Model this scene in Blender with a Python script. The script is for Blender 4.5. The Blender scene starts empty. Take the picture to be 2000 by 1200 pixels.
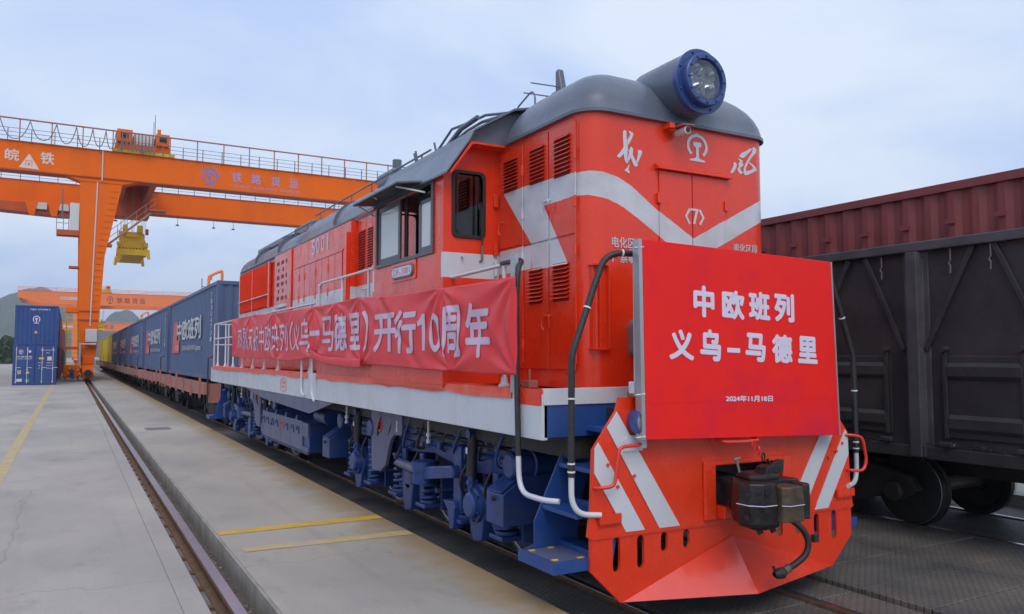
import bpy, bmesh, math, random
from mathutils import Vector, Matrix
from mathutils.geometry import tessellate_polygon
random.seed(7)
scene = bpy.context.scene
COL = scene.collection
R = math.radians

# ------------------------------------------------------------------ camera
cam_data = bpy.data.cameras.new('camera')
cam_data.sensor_width = 36.0
cam_data.lens = 1530.0 / 2000.0 * 36.0
cam_data.clip_start = 0.1
cam_data.clip_end = 20000.0
cam = bpy.data.objects.new('camera', cam_data)
COL.objects.link(cam)
cam.location = (0.0, 0.0, 1.92)
cam.rotation_euler = (R(90 + 3.553), 0.0, R(-29.378))
scene.camera = cam

# ------------------------------------------------------------------ overcast sky
SUN_EL, SUN_AZ = R(48), R(200)      # azimuth clockwise from +Y (down the track)
world = bpy.data.worlds.new('World')
scene.world = world
world.use_nodes = True
nt = world.node_tree
nt.nodes.clear()
def N(tree, t, **kw):
    n = tree.nodes.new(t)
    for k, v in kw.items():
        setattr(n, k, v)
    return n
out = N(nt, 'ShaderNodeOutputWorld')
bg = N(nt, 'ShaderNodeBackground'); bg.inputs[1].default_value = 0.1
sky = N(nt, 'ShaderNodeTexSky'); sky.sky_type = 'NISHITA'; sky.sun_disc = False
sky.sun_elevation = SUN_EL; sky.sun_rotation = SUN_AZ
sky.air_density = 1.0; sky.dust_density = 1.5; sky.ozone_density = 1.5
tc = N(nt, 'ShaderNodeTexCoord')
sep = N(nt, 'ShaderNodeSeparateXYZ'); nt.links.new(tc.outputs['Generated'], sep.inputs[0])
zz = N(nt, 'ShaderNodeMath', operation='ADD'); zz.inputs[1].default_value = 0.22
zm = N(nt, 'ShaderNodeMath', operation='MAXIMUM'); zm.inputs[1].default_value = 0.0
nt.links.new(sep.outputs[2], zm.inputs[0]); nt.links.new(zm.outputs[0], zz.inputs[0])
dx = N(nt, 'ShaderNodeMath', operation='DIVIDE'); dy = N(nt, 'ShaderNodeMath', operation='DIVIDE')
nt.links.new(sep.outputs[0], dx.inputs[0]); nt.links.new(zz.outputs[0], dx.inputs[1])
nt.links.new(sep.outputs[1], dy.inputs[0]); nt.links.new(zz.outputs[0], dy.inputs[1])
cmb = N(nt, 'ShaderNodeCombineXYZ')
nt.links.new(dx.outputs[0], cmb.inputs[0]); nt.links.new(dy.outputs[0], cmb.inputs[1])
n1 = N(nt, 'ShaderNodeTexNoise'); n1.inputs['Scale'].default_value = 1.25
n1.inputs['Detail'].default_value = 7; n1.inputs['Roughness'].default_value = 0.52
n1.inputs['Distortion'].default_value = 0.5
cmb.inputs[2].default_value = 8.3
nt.links.new(cmb.outputs[0], n1.inputs['Vector'])
ramp = N(nt, 'ShaderNodeValToRGB')
ramp.color_ramp.elements[0].position = 0.36; ramp.color_ramp.elements[0].color = (5.5, 7.0, 10.2, 1)
ramp.color_ramp.elements[1].position = 0.64; ramp.color_ramp.elements[1].color = (8.1, 9.1, 10.6, 1)
nt.links.new(n1.outputs[0], ramp.inputs[0])
mx = N(nt, 'ShaderNodeMixRGB'); mx.inputs[0].default_value = 0.90
nt.links.new(sky.outputs[0], mx.inputs[1]); nt.links.new(ramp.outputs[0], mx.inputs[2])
nt.links.new(mx.outputs[0], bg.inputs[0]); nt.links.new(bg.outputs[0], out.inputs[0])

sun_data = bpy.data.lights.new('sun', 'SUN')
sun_data.energy = 1.5; sun_data.angle = R(35); sun_data.color = (1.0, 0.86, 0.68)
sun = bpy.data.objects.new('sun', sun_data)
COL.objects.link(sun)
sd = Vector((math.sin(SUN_AZ) * math.cos(SUN_EL), math.cos(SUN_AZ) * math.cos(SUN_EL), math.sin(SUN_EL)))
sun.rotation_euler = sd.to_track_quat('Z', 'Y').to_euler()
sun.location = sd * 60

scene.view_settings.view_transform = 'Standard'
scene.view_settings.look = 'None'
scene.view_settings.exposure = 0.08
scene.view_settings.gamma = 1.0
scene.view_settings.use_curve_mapping = False
scene.render.engine = 'CYCLES'
scene.cycles.use_denoising = True
scene.cycles.max_bounces = 6
scene.cycles.use_adaptive_sampling = True
scene.cycles.adaptive_threshold = 0.02
scene.cycles.volume_bounces = 0

# ------------------------------------------------------------------ materials
def mat(name, col, rough=0.5, metal=0.0, var=0.07, vs=2.0, bump=0.0, bs=40.0, coat=0.0,
        dirt=None, dirt_amt=0.0, ds=1.2, streak=False, spec=0.5, alpha=None):
    m = bpy.data.materials.new(name); m.use_nodes = True
    t = m.node_tree; p = t.nodes['Principled BSDF']; L = t.links.new
    p.inputs['Roughness'].default_value = rough
    p.inputs['Metallic'].default_value = metal
    p.inputs['Specular IOR Level'].default_value = spec
    if coat:
        p.inputs['Coat Weight'].default_value = coat
        p.inputs['Coat Roughness'].default_value = 0.16
    g = N(t, 'ShaderNodeNewGeometry')
    if coat:
        nc = N(t, 'ShaderNodeTexNoise'); nc.inputs['Scale'].default_value = 2.6; nc.inputs['Detail'].default_value = 8; nc.inputs['Roughness'].default_value = .7
        L(g.outputs['Position'], nc.inputs['Vector'])
        rc = N(t, 'ShaderNodeMapRange'); rc.inputs[1].default_value = .35; rc.inputs[2].default_value = .68; rc.inputs[3].default_value = .07; rc.inputs[4].default_value = .42
        L(nc.outputs[0], rc.inputs[0]); L(rc.outputs[0], p.inputs['Coat Roughness'])
    n = N(t, 'ShaderNodeTexNoise'); n.inputs['Scale'].default_value = vs; n.inputs['Detail'].default_value = 6
    n.inputs['Roughness'].default_value = 0.6
    L(g.outputs['Position'], n.inputs['Vector'])
    mr = N(t, 'ShaderNodeMapRange'); mr.inputs[1].default_value = 0.3; mr.inputs[2].default_value = 0.7
    mr.inputs[3].default_value = 1 - var; mr.inputs[4].default_value = 1 + var
    L(n.outputs[0], mr.inputs[0])
    mul = N(t, 'ShaderNodeVectorMath', operation='SCALE'); mul.inputs[0].default_value = col[:3]
    L(mr.outputs[0], mul.inputs['Scale'])
    last = mul.outputs[0]
    if dirt:
        n2 = N(t, 'ShaderNodeTexNoise'); n2.inputs['Scale'].default_value = ds; n2.inputs['Detail'].default_value = 9
        n2.inputs['Roughness'].default_value = 0.68
        if streak:
            mp = N(t, 'ShaderNodeMapping'); mp.inputs['Scale'].default_value = (1, 1, 0.12)
            L(g.outputs['Position'], mp.inputs[0]); L(mp.outputs[0], n2.inputs['Vector'])
        else:
            L(g.outputs['Position'], n2.inputs['Vector'])
        r2 = N(t, 'ShaderNodeMapRange'); r2.inputs[1].default_value = 0.48; r2.inputs[2].default_value = 0.75
        r2.inputs[3].default_value = 0; r2.inputs[4].default_value = dirt_amt
        L(n2.outputs[0], r2.inputs[0])
        mm = N(t, 'ShaderNodeMixRGB'); L(r2.outputs[0], mm.inputs[0]); L(last, mm.inputs[1])
        mm.inputs[2].default_value = (*dirt[:3], 1); last = mm.outputs[0]
        rr = N(t, 'ShaderNodeMapRange'); rr.inputs[3].default_value = rough; rr.inputs[4].default_value = min(1, rough + 0.3)
        L(r2.outputs[0], rr.inputs[0]); L(rr.outputs[0], p.inputs['Roughness'])
    L(last, p.inputs['Base Color'])
    if bump:
        n3 = N(t, 'ShaderNodeTexNoise'); n3.inputs['Scale'].default_value = bs; n3.inputs['Detail'].default_value = 4
        L(g.outputs['Position'], n3.inputs['Vector'])
        b = N(t, 'ShaderNodeBump'); b.inputs['Strength'].default_value = bump; b.inputs['Distance'].default_value = 0.01
        L(n3.outputs[0], b.inputs['Height']); L(b.outputs[0], p.inputs['Normal'])
        if coat:
            n4 = N(t, 'ShaderNodeTexNoise'); n4.inputs['Scale'].default_value = 1.8; n4.inputs['Detail'].default_value = 2; L(g.outputs['Position'], n4.inputs['Vector'])
            b2 = N(t, 'ShaderNodeBump'); b2.inputs['Strength'].default_value = .35; b2.inputs['Distance'].default_value = .05
            L(n4.outputs[0], b2.inputs['Height']); L(b2.outputs[0], b.inputs['Normal']); L(b.outputs[0], p.inputs['Coat Normal'])
    m['last'] = last.node.name
    return m

def hook(m):
    """principled, current base-colour socket, tree"""
    t = m.node_tree; p = t.nodes['Principled BSDF']
    return t, p, p.inputs['Base Color'].links[0].from_socket

ORANGE = (0.73, 0.037, 0.006)
WHITE = (0.545, 0.580, 0.645)
M = {}
M['orange'] = mat('loco_orange', ORANGE, 0.40, var=0.08, vs=1.3, bump=0.10, bs=6, coat=0.9, spec=0.15, dirt=(0.44, 0.060, 0.030), dirt_amt=0.5, ds=1.6, streak=True)
M['deck'] = mat('deck_paint', (0.55, 0.06, 0.025), 0.4, var=0.12, bump=0.15, bs=60, dirt=(0.30, 0.22, 0.17), dirt_amt=0.6, ds=3)
M['white'] = mat('white_paint', WHITE, 0.38, var=0.04, vs=1.2, bump=0.06, bs=8, coat=0.5, dirt=(0.40, 0.36, 0.32), dirt_amt=0.35, ds=1.6, streak=True)
M['roof'] = mat('roof_grey', (0.085, 0.105, 0.150), 0.42, var=0.10, vs=1.4, bump=0.12, bs=9, coat=0.35, dirt=(0.17, 0.18, 0.20), dirt_amt=0.5, ds=1.4)
M['blue'] = mat('frame_blue', (0.010, 0.040, 0.180), 0.40, var=0.25, vs=3, bump=0.12, bs=14, coat=0.2, dirt=(0.040, 0.042, 0.058), dirt_amt=0.75, ds=5)
M['stepblue'] = mat('step_blue', (0.012, 0.058, 0.235), 0.42, var=0.12, vs=4, bump=0.1, bs=20, coat=0.2, dirt=(0.05, 0.07, 0.14), dirt_amt=0.5, ds=6)
M['bluegrey'] = mat('frame_bluegrey', (0.105, 0.115, 0.20), 0.42, var=0.06, dirt=(0.08, 0.08, 0.10), dirt_amt=0.5, ds=4)
M['lampblue'] = mat('lamp_blue', (0.025, 0.06, 0.22), 0.35, var=0.05, coat=0.2)
M['black'] = mat('black_rubber', (0.018, 0.018, 0.020), 0.55, var=0.1)
M['tape'] = mat('black_tape', (0.022, 0.022, 0.026), 0.45, var=0.3, vs=30, bump=0.5, bs=60)
M['tie'] = mat('tie_white', (0.7, 0.7, 0.68), 0.4, var=0.02)
M['dark'] = mat('grimy_dark', (0.022, 0.021, 0.021), 0.6, var=0.3, vs=8, bump=0.3, bs=30, dirt=(0.07, 0.05, 0.035), dirt_amt=0.6, ds=6)
M['coupler'] = mat('coupler_iron', (0.017, 0.016, 0.018), 0.38, metal=0.3, var=0.5, vs=9, bump=0.6, bs=25, dirt=(0.07, 0.055, 0.045), dirt_amt=0.6, ds=8)
M['knuckle'] = mat('knuckle_iron', (0.085, 0.060, 0.038), 0.5, metal=0.3, var=0.35, vs=10, bump=0.5, bs=30, dirt=(0.03, 0.026, 0.025), dirt_amt=0.8, ds=9)
M['wheel'] = mat('wheel_steel', (0.13, 0.11, 0.10), 0.5, metal=0.4, var=0.2, vs=8)
M['darkwheel'] = mat('shaded_wheel', (0.02, 0.019, 0.019), 0.6, var=0.3, vs=8)  # near-black wheel copy; the darkness under the wagons is put into its colour
M['rim'] = mat('wheel_rim', (0.35, 0.33, 0.31), 0.3, metal=0.8, var=0.1)
M['rail_top'] = mat('rail_polish', (0.42, 0.40, 0.42), 0.22, metal=0.9, var=0.1, vs=4)
M['rail_rust'] = mat('rail_rust', (0.16, 0.085, 0.045), 0.75, var=0.3, vs=9, bump=0.3, bs=40)
M['glass'] = mat('dark_glass', (0.012, 0.013, 0.016), 0.05, var=0.0, coat=0.5)
M['frost'] = mat('pale_pane', (0.50, 0.55, 0.57), 0.12, var=0.03, vs=0.8)
M['frame'] = mat('window_frame', (0.075, 0.085, 0.10), 0.4, var=0.05)
M['silver'] = mat('aluminium', (0.42, 0.43, 0.45), 0.35, metal=0.7, var=0.05)
M['signred'] = mat('sign_red', (0.80, 0.014, 0.010), 0.5, spec=0.25, var=0.05, vs=0.9, bump=0.5, bs=2.2, dirt=(0.58, 0.012, 0.06), dirt_amt=0.7, ds=1.4)
M['signtext'] = mat('sign_white', (0.66, 0.62, 0.78), 0.5, var=0.0)
M['cloth'] = mat('banner_cloth', (0.72, 0.022, 0.030), 0.40, var=0.05, vs=2, spec=0.6)
M['clothtext'] = mat('banner_print', (0.60, 0.46, 0.60), 0.5, var=0.04, vs=3)
M['redtext'] = mat('red_letters', (0.65, 0.10, 0.09), 0.5, var=0.0)
M['redpaint'] = mat('red_enamel', (0.68, 0.03, 0.02), 0.35, var=0.05, coat=0.2)
M['ring'] = mat('ring_red', (0.75, 0.06, 0.04), 0.4, var=0.0)
M['crane'] = mat('crane_orange', (0.80, 0.140, 0.004), 0.65, spec=0.2, var=0.05, vs=0.4, dirt=(0.45, 0.10, 0.03), dirt_amt=0.35, ds=0.35, streak=True)
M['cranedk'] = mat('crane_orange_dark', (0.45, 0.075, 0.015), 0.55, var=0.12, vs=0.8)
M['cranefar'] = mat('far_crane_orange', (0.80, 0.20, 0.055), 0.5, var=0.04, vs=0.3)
M['yellow'] = mat('spreader_yellow', (0.72, 0.47, 0.02), 0.5, var=0.12, vs=1.5)
M['iron'] = mat('pipe_grey', (0.16, 0.15, 0.16), 0.55, var=0.1)
M['railpink'] = mat('railing_rust', (0.36, 0.16, 0.13), 0.6, var=0.1)
M['lightgrey'] = mat('cabinet_grey', (0.55, 0.57, 0.58), 0.45, var=0.03)
M['logoblue'] = mat('logo_blue', (0.10, 0.19, 0.60), 0.5, var=0.0)
M['logolilac'] = mat('letters_lilac', (0.36, 0.28, 0.50), 0.5, var=0.0)
M['paleprint'] = mat('letters_pale', (0.66, 0.58, 0.55), 0.5, var=0.0)
M['brownprint'] = mat('letters_brown', (0.28, 0.07, 0.05), 0.5, var=0.0)
M['cblue'] = mat('container_blue', (0.020, 0.062, 0.225), 0.42, var=0.09, vs=0.8, dirt=(0.06, 0.09, 0.20), dirt_amt=0.4, ds=1.0, streak=True)
M['cblue2'] = mat('container_slate_blue', (0.066, 0.108, 0.215), 0.45, var=0.08, vs=0.6, dirt=(0.11, 0.13, 0.19), dirt_amt=0.5, ds=0.8, streak=True)
M['cyellow'] = mat('container_yellow', (0.60, 0.42, 0.02), 0.5, var=0.08, vs=0.6)
M['cbrown'] = mat('container_rust', (0.40, 0.12, 0.06), 0.5, var=0.08)
M['cmaroon'] = mat('container_maroon', (0.185, 0.035, 0.036), 0.5, var=0.10, vs=1.5, dirt=(0.24, 0.07, 0.05), dirt_amt=0.5, ds=2.2, streak=True)
M['gondola'] = mat('gondola_grime', (0.026, 0.025, 0.028), 0.55, var=0.35, vs=1.8, bump=0.35, bs=18, dirt=(0.066, 0.054, 0.050), dirt_amt=0.6, ds=1.6)
M['gondola2'] = mat('gondola_chord', (0.055, 0.054, 0.064), 0.5, var=0.25, vs=2, bump=0.2, bs=18, dirt=(0.12, 0.10, 0.10), dirt_amt=0.5, ds=2)
M['wagonred'] = mat('wagon_red_oxide', (0.34, 0.135, 0.115), 0.6, var=0.2, vs=1.5, dirt=(0.22, 0.15, 0.13), dirt_amt=0.6, ds=2)
M['wagonbrown'] = mat('wagon_brown', (0.23, 0.15, 0.12), 0.65, var=0.2, vs=1.5)
M['yellowline'] = mat('road_yellow', (0.58, 0.36, 0.03), 0.7, var=0.2, vs=5, dirt=(0.40, 0.36, 0.30), dirt_amt=0.65, ds=6)
M['yellowworn'] = mat('road_yellow_worn', (0.46, 0.36, 0.17), 0.8, var=0.15, vs=5, dirt=(0.39, 0.36, 0.32), dirt_amt=1.6, ds=4)
M['lens'] = mat('lamp_lens', (0.62, 0.64, 0.66), 0.14, metal=0.9, var=0.05, vs=30)
M['warn'] = mat('warning_yellow', (0.75, 0.45, 0.02), 0.5, var=0.0)
M['green'] = mat('label_green', (0.05, 0.45, 0.10), 0.5, var=0.0)
M['seat'] = mat('seat_fabric', (0.015, 0.015, 0.02), 0.8, var=0.1)
M['interior'] = mat('cab_interior', (0.05, 0.05, 0.055), 0.7, var=0.1)
M['orangematte'] = mat('shutter_orange', (0.66, 0.040, 0.008), 0.6, var=0.1, vs=2, spec=0.25)
M['gap'] = mat('louver_gap_shade', (0.22, 0.011, 0.004), 0.7, var=0.1)  # dark red puts the shade between the louvre slats into the colour
M['blade'] = mat('plough_paint', (0.72, 0.040, 0.012), 0.35, var=0.10, vs=2, bump=0.1, bs=10, coat=1.0, spec=0.8)
M['baseplate'] = mat('rail_baseplate', (0.20, 0.19, 0.19), 0.7, var=0.25, vs=4, bump=0.3, bs=30)
M['lip'] = mat('worn_orange_lip', (0.74, 0.075, 0.03), 0.4, var=0.12, vs=6, dirt=(0.72, 0.30, 0.24), dirt_amt=0.7, ds=5)

# clear lamp cover
def glassmat(name, tint=(0.9, 0.95, 1.0), f=0.12):
    m = bpy.data.materials.new(name); m.use_nodes = True
    t = m.node_tree; t.nodes.clear(); o = N(t, 'ShaderNodeOutputMaterial')
    a = N(t, 'ShaderNodeBsdfTransparent'); a.inputs[0].default_value = (*tint, 1)
    b = N(t, 'ShaderNodeBsdfGlossy'); b.inputs['Roughness'].default_value = 0.03
    x = N(t, 'ShaderNodeMixShader'); x.inputs[0].default_value = f
    t.links.new(a.outputs[0], x.inputs[1]); t.links.new(b.outputs[0], x.inputs[2]); t.links.new(x.outputs[0], o.inputs[0])
    return m
M['clear'] = glassmat('clear_glass')
M['tinted'] = glassmat('tinted_glass', (0.16, 0.18, 0.21))

# hood paint: orange with the white lightning band painted round the nose
def hood_paint():
    m = mat('hood_paint', ORANGE, 0.40, var=0.08, vs=1.3, bump=0.10, bs=6, coat=0.9, spec=0.15, dirt=(0.44, 0.060, 0.030), dirt_amt=0.5, ds=1.6, streak=True)
    t, p, base = hook(m); L = t.links.new
    g = N(t, 'ShaderNodeNewGeometry'); s3 = N(t, 'ShaderNodeSeparateXYZ'); L(g.outputs['Position'], s3.inputs[0])
    def math2(op, a, b):
        n = N(t, 'ShaderNodeMath', operation=op)
        for i, q in enumerate((a, b)):
            if isinstance(q, (int, float)): n.inputs[i].default_value = q
            else: L(q, n.inputs[i])
        return n.outputs[0]
    s = math2('SUBTRACT', s3.outputs[1], s3.outputs[0])       # runs round the nose: front -> corner -> side
    wob = N(t, 'ShaderNodeTexNoise'); wob.inputs['Scale'].default_value = 14; L(g.outputs['Position'], wob.inputs['Vector'])
    z = math2('ADD', s3.outputs[2], math2('MULTIPLY', math2('SUBTRACT', wob.outputs[0], 0.5), 0.012))
    S0, S1 = -0.7, 3.4
    f = math2('DIVIDE', math2('SUBTRACT', s, S0), S1 - S0)
    def curve(pts):
        r = N(t, 'ShaderNodeValToRGB'); e = r.color_ramp.elements; r.color_ramp.interpolation = 'LINEAR'
        pts = [((a - S0) / (S1 - S0), (b - 2.0) / 2.0) for a, b in pts]
        e[0].position, e[1].position = pts[0][0], pts[-1][0]
        for i, (a, b) in ((0, pts[0]), (1, pts[-1])): e[i].color = (b, b, b, 1)
        for a, b in pts[1:-1]:
            q = e.new(a); q.color = (b, b, b, 1)
        L(f, r.inputs[0])
        return math2('ADD', math2('MULTIPLY', r.outputs[0], 2.0), 2.0)
    top = curve([(-0.7, 3.57), (-0.469, 3.455), (0.446, 2.989), (0.911, 3.24), (1.15, 3.40), (1.30, 3.465), (1.45, 3.495), (1.63, 3.505), (1.8, 3.50), (2.2, 3.525), (3.4, 3.54)])
    bot = curve([(-0.7, 3.36), (-0.463, 3.242), (0.098, 2.952), (0.44, 2.775), (0.78, 2.941), (1.10, 3.13), (1.25, 3.21), (1.42, 3.265), (1.63, 3.295), (1.8, 3.30), (2.33, 3.297), (2.36, 3.9), (3.4, 3.9)])
    R_ = curve([(-0.7, 2.0), (1.90, 2.0), (1.907, 2.70), (2.32, 3.297), (2.33, 3.54), (3.4, 3.54)])
    L_ = curve([(-0.7, 3.9), (1.85, 3.9), (1.86, 2.72), (2.533, 2.72), (2.54, 2.966), (3.085, 3.535), (3.09, 3.95), (3.4, 3.95)])
    band = math2('MULTIPLY', math2('LESS_THAN', z, top), math2('GREATER_THAN', z, bot))
    zig = math2('MULTIPLY', math2('LESS_THAN', z, R_), math2('GREATER_THAN', z, L_))
    low = math2('MULTIPLY', math2('MULTIPLY', math2('LESS_THAN', z, 2.965), math2('GREATER_THAN', z, 2.735)), math2('GREATER_THAN', s3.outputs[1], 6.30))
    k = math2('MINIMUM', math2('ADD', math2('ADD', band, zig), low), 1.0)
    mixn = N(t, 'ShaderNodeMixRGB'); L(k, mixn.inputs[0]); L(base, mixn.inputs[1])
    # white keeps a little grime
    n = N(t, 'ShaderNodeTexNoise'); n.inputs['Scale'].default_value = 3; n.inputs['Detail'].default_value = 7; L(g.outputs['Position'], n.inputs['Vector'])
    wr = N(t, 'ShaderNodeValToRGB'); wr.color_ramp.elements[0].position = .35; wr.color_ramp.elements[1].position = .6
    wr.color_ramp.elements[0].color = (0.46, 0.47, 0.50, 1); wr.color_ramp.elements[1].color = (*WHITE, 1); L(n.outputs[0], wr.inputs[0])
    L(wr.outputs[0], mixn.inputs[2]); L(mixn.outputs[0], p.inputs['Base Color'])
    return m
M['hood'] = hood_paint()

def concrete(name, base, edge_x=None):
    m = bpy.data.materials.new(name); m.use_nodes = True
    t = m.node_tree; p = t.nodes['Principled BSDF']; L = t.links.new
    g = N(t, 'ShaderNodeNewGeometry')
    mp = N(t, 'ShaderNodeMapping'); mp.inputs['Scale'].default_value = (1, 0.55, 1); L(g.outputs['Position'], mp.inputs[0])
    def noise(sc, det, r, vec): 
        n = N(t, 'ShaderNodeTexNoise'); n.inputs['Scale'].default_value = sc; n.inputs['Detail'].default_value = det
        n.inputs['Roughness'].default_value = r; L(vec, n.inputs['Vector']); return n.outputs[0]
    a = noise(0.45, 8, 0.6, mp.outputs[0])
    rp = N(t, 'ShaderNodeValToRGB'); e = rp.color_ramp.elements
    e[0].position = 0.30; e[0].color = (base[0] * .70, base[1] * .72, base[2] * .76, 1)
    e[1].position = 0.66; e[1].color = (base[0] * 1.08, base[1] * 1.06, base[2] * 1.04, 1)
    L(a, rp.inputs[0])
    b = noise(55, 4, 0.7, g.outputs['Position'])
    r2 = N(t, 'ShaderNodeMapRange'); r2.inputs[1].default_value = .3; r2.inputs[2].default_value = .7; r2.inputs[3].default_value = .88; r2.inputs[4].default_value = 1.10; L(b, r2.inputs[0])
    v = N(t, 'ShaderNodeVectorMath', operation='SCALE'); L(rp.outputs[0], v.inputs[0]); L(r2.outputs[0], v.inputs['Scale'])
    last = v.outputs[0]
    # dark scuffs and reddish stains
    c = noise(1.7, 10, 0.72, mp.outputs[0])
    r3 = N(t, 'ShaderNodeMapRange'); r3.inputs[1].default_value = .56; r3.inputs[2].default_value = .78; r3.inputs[3].default_value = 0; r3.inputs[4].default_value = .55; L(c, r3.inputs[0])
    mm = N(t, 'ShaderNodeMixRGB'); L(r3.outputs[0], mm.inputs[0]); L(last, mm.inputs[1]); mm.inputs[2].default_value = (base[0] * .45, base[1] * .43, base[2] * .42, 1); last = mm.outputs[0]
    d = noise(0.9, 6, 0.6, g.outputs['Position'])
    r4 = N(t, 'ShaderNodeMapRange'); r4.inputs[1].default_value = .62; r4.inputs[2].default_value = .80; r4.inputs[3].default_value = 0; r4.inputs[4].default_value = .35; L(d, r4.inputs[0])
    m2 = N(t, 'ShaderNodeMixRGB'); L(r4.outputs[0], m2.inputs[0]); L(last, m2.inputs[1]); m2.inputs[2].default_value = (.46, .33, .29, 1); last = m2.outputs[0]
    mp2 = N(t, 'ShaderNodeMapping'); mp2.inputs['Scale'].default_value = (2.2, .07, 1); L(g.outputs['Position'], mp2.inputs[0])
    ty = noise(1.0, 5, .6, mp2.outputs[0])
    r6 = N(t, 'ShaderNodeMapRange'); r6.inputs[1].default_value = .56; r6.inputs[2].default_value = .74; r6.inputs[3].default_value = 0; r6.inputs[4].default_value = .30; L(ty, r6.inputs[0])
    m4 = N(t, 'ShaderNodeMixRGB'); L(r6.outputs[0], m4.inputs[0]); L(last, m4.inputs[1]); m4.inputs[2].default_value = (base[0] * .5, base[1] * .49, base[2] * .48, 1); last = m4.outputs[0]
    wv = noise(1.1, 6, .6, g.outputs['Position'])
    dv = N(t, 'ShaderNodeVectorMath', operation='MULTIPLY_ADD'); L(wv, dv.inputs[0]); dv.inputs[1].default_value = (1.3, 1.3, 1.3); L(g.outputs['Position'], dv.inputs[2])
    vo = N(t, 'ShaderNodeTexVoronoi'); vo.feature = 'DISTANCE_TO_EDGE'; vo.inputs['Scale'].default_value = .22; L(dv.outputs[0], vo.inputs['Vector'])
    r7 = N(t, 'ShaderNodeMapRange'); r7.inputs[1].default_value = .0008; r7.inputs[2].default_value = .0022; r7.inputs[3].default_value = .30; r7.inputs[4].default_value = 0; L(vo.outputs['Distance'], r7.inputs[0])
    m5 = N(t, 'ShaderNodeMixRGB'); L(r7.outputs[0], m5.inputs[0]); L(last, m5.inputs[1]); m5.inputs[2].default_value = (.10, .09, .08, 1); last = m5.outputs[0]
    sp = noise(13, 3, .9, g.outputs['Position'])
    r8 = N(t, 'ShaderNodeMapRange'); r8.inputs[1].default_value = .70; r8.inputs[2].default_value = .76; r8.inputs[3].default_value = 0; r8.inputs[4].default_value = .5; L(sp, r8.inputs[0])
    m6 = N(t, 'ShaderNodeMixRGB'); L(r8.outputs[0], m6.inputs[0]); L(last, m6.inputs[1]); m6.inputs[2].default_value = (.16, .14, .12, 1); last = m6.outputs[0]
    if edge_x:      # rusty brake-dust stain along the track edge
        sx = N(t, 'ShaderNodeSeparateXYZ'); L(g.outputs['Position'], sx.inputs[0])
        en = noise(2.2, 7, 0.65, g.outputs['Position'])
        ad = N(t, 'ShaderNodeMath', operation='MULTIPLY_ADD'); L(en, ad.inputs[0]); ad.inputs[1].default_value = 0.9; L(sx.outputs[0], ad.inputs[2])
        r5 = N(t, 'ShaderNodeMapRange'); r5.inputs[1].default_value = edge_x - .10; r5.inputs[2].default_value = edge_x + .36; r5.inputs[3].default_value = 0; r5.inputs[4].default_value = .9; L(ad.outputs[0], r5.inputs[0])
        m3 = N(t, 'ShaderNodeMixRGB'); L(r5.outputs[0], m3.inputs[0]); L(last, m3.inputs[1]); m3.inputs[2].default_value = (.285, .195, .095, 1); last = m3.outputs[0]
    L(last, p.inputs['Base Color']); p.inputs['Roughness'].default_value = 0.85
    bn = N(t, 'ShaderNodeBump'); bn.inputs['Strength'].default_value = .25; bn.inputs['Distance'].default_value = .01
    L(noise(90, 5, .7, g.outputs['Position']), bn.inputs['Height']); L(bn.outputs[0], p.inputs['Normal'])
    return m
M['concrete'] = concrete('concrete_apron', (0.395, 0.372, 0.340))
M['concrete2'] = concrete('concrete_strip', (0.395, 0.366, 0.325), edge_x=3.30)
M['kerb'] = mat('kerb_concrete', (0.30, 0.28, 0.255), 0.9, var=0.2, vs=3, bump=0.4, bs=40, dirt=(0.15, 0.13, 0.11), dirt_amt=0.8, ds=4, streak=True)
M['gravel'] = mat('slot_rubble', (0.11, 0.10, 0.09), 0.95, var=0.6, vs=14, bump=1.0, bs=30)
M['earth'] = mat('ground_earth', (0.26, 0.25, 0.22), 0.95, var=0.2, vs=0.05, dirt=(0.15, 0.17, 0.10), dirt_amt=0.6, ds=0.02)
M['asphalt'] = mat('road_asphalt', (0.20, 0.21, 0.23), 0.9, var=0.1, vs=0.3)

def rubber_panel():
    m = bpy.data.materials.new('crossing_panel'); m.use_nodes = True
    t = m.node_tree; p = t.nodes['Principled BSDF']; L = t.links.new
    g = N(t, 'ShaderNodeNewGeometry')
    mp = N(t, 'ShaderNodeMapping'); mp.inputs['Rotation'].default_value = (0, 0, R(90)); L(g.outputs['Position'], mp.inputs[0])
    br = N(t, 'ShaderNodeTexBrick'); br.inputs['Scale'].default_value = 8.0; br.inputs['Mortar Size'].default_value = .10
    br.inputs['Mortar Smooth'].default_value = .6; br.inputs['Brick Width'].default_value = .55; br.inputs['Row Height'].default_value = .38
    br.inputs['Color1'].default_value = (1, 1, 1, 1); br.inputs['Color2'].default_value = (.8, .8, .8, 1); br.inputs['Mortar'].default_value = (.45, .45, .45, 1)
    L(mp.outputs[0], br.inputs['Vector'])
    n = N(t, 'ShaderNodeTexNoise'); n.inputs['Scale'].default_value = 1.6; n.inputs['Detail'].default_value = 7; L(g.outputs['Position'], n.inputs['Vector'])
    rp = N(t, 'ShaderNodeValToRGB'); e = rp.color_ramp.elements
    e[0].position = .33; e[0].color = (.085, .084, .087, 1); e[1].position = .70; e[1].color = (.19, .17, .148, 1); L(n.outputs[0], rp.inputs[0])
    mx = N(t, 'ShaderNodeMixRGB'); mx.blend_type = 'MULTIPLY'; mx.inputs[0].default_value = .8; L(rp.outputs[0], mx.inputs[1]); L(br.outputs[0], mx.inputs[2])
    L(mx.outputs[0], p.inputs['Base Color']); p.inputs['Roughness'].default_value = .6
    b = N(t, 'ShaderNodeBump'); b.inputs['Strength'].default_value = .9; b.inputs['Distance'].default_value = .012
    L(br.outputs[0], b.inputs['Height']); L(b.outputs[0], p.inputs['Normal'])
    return m
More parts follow.
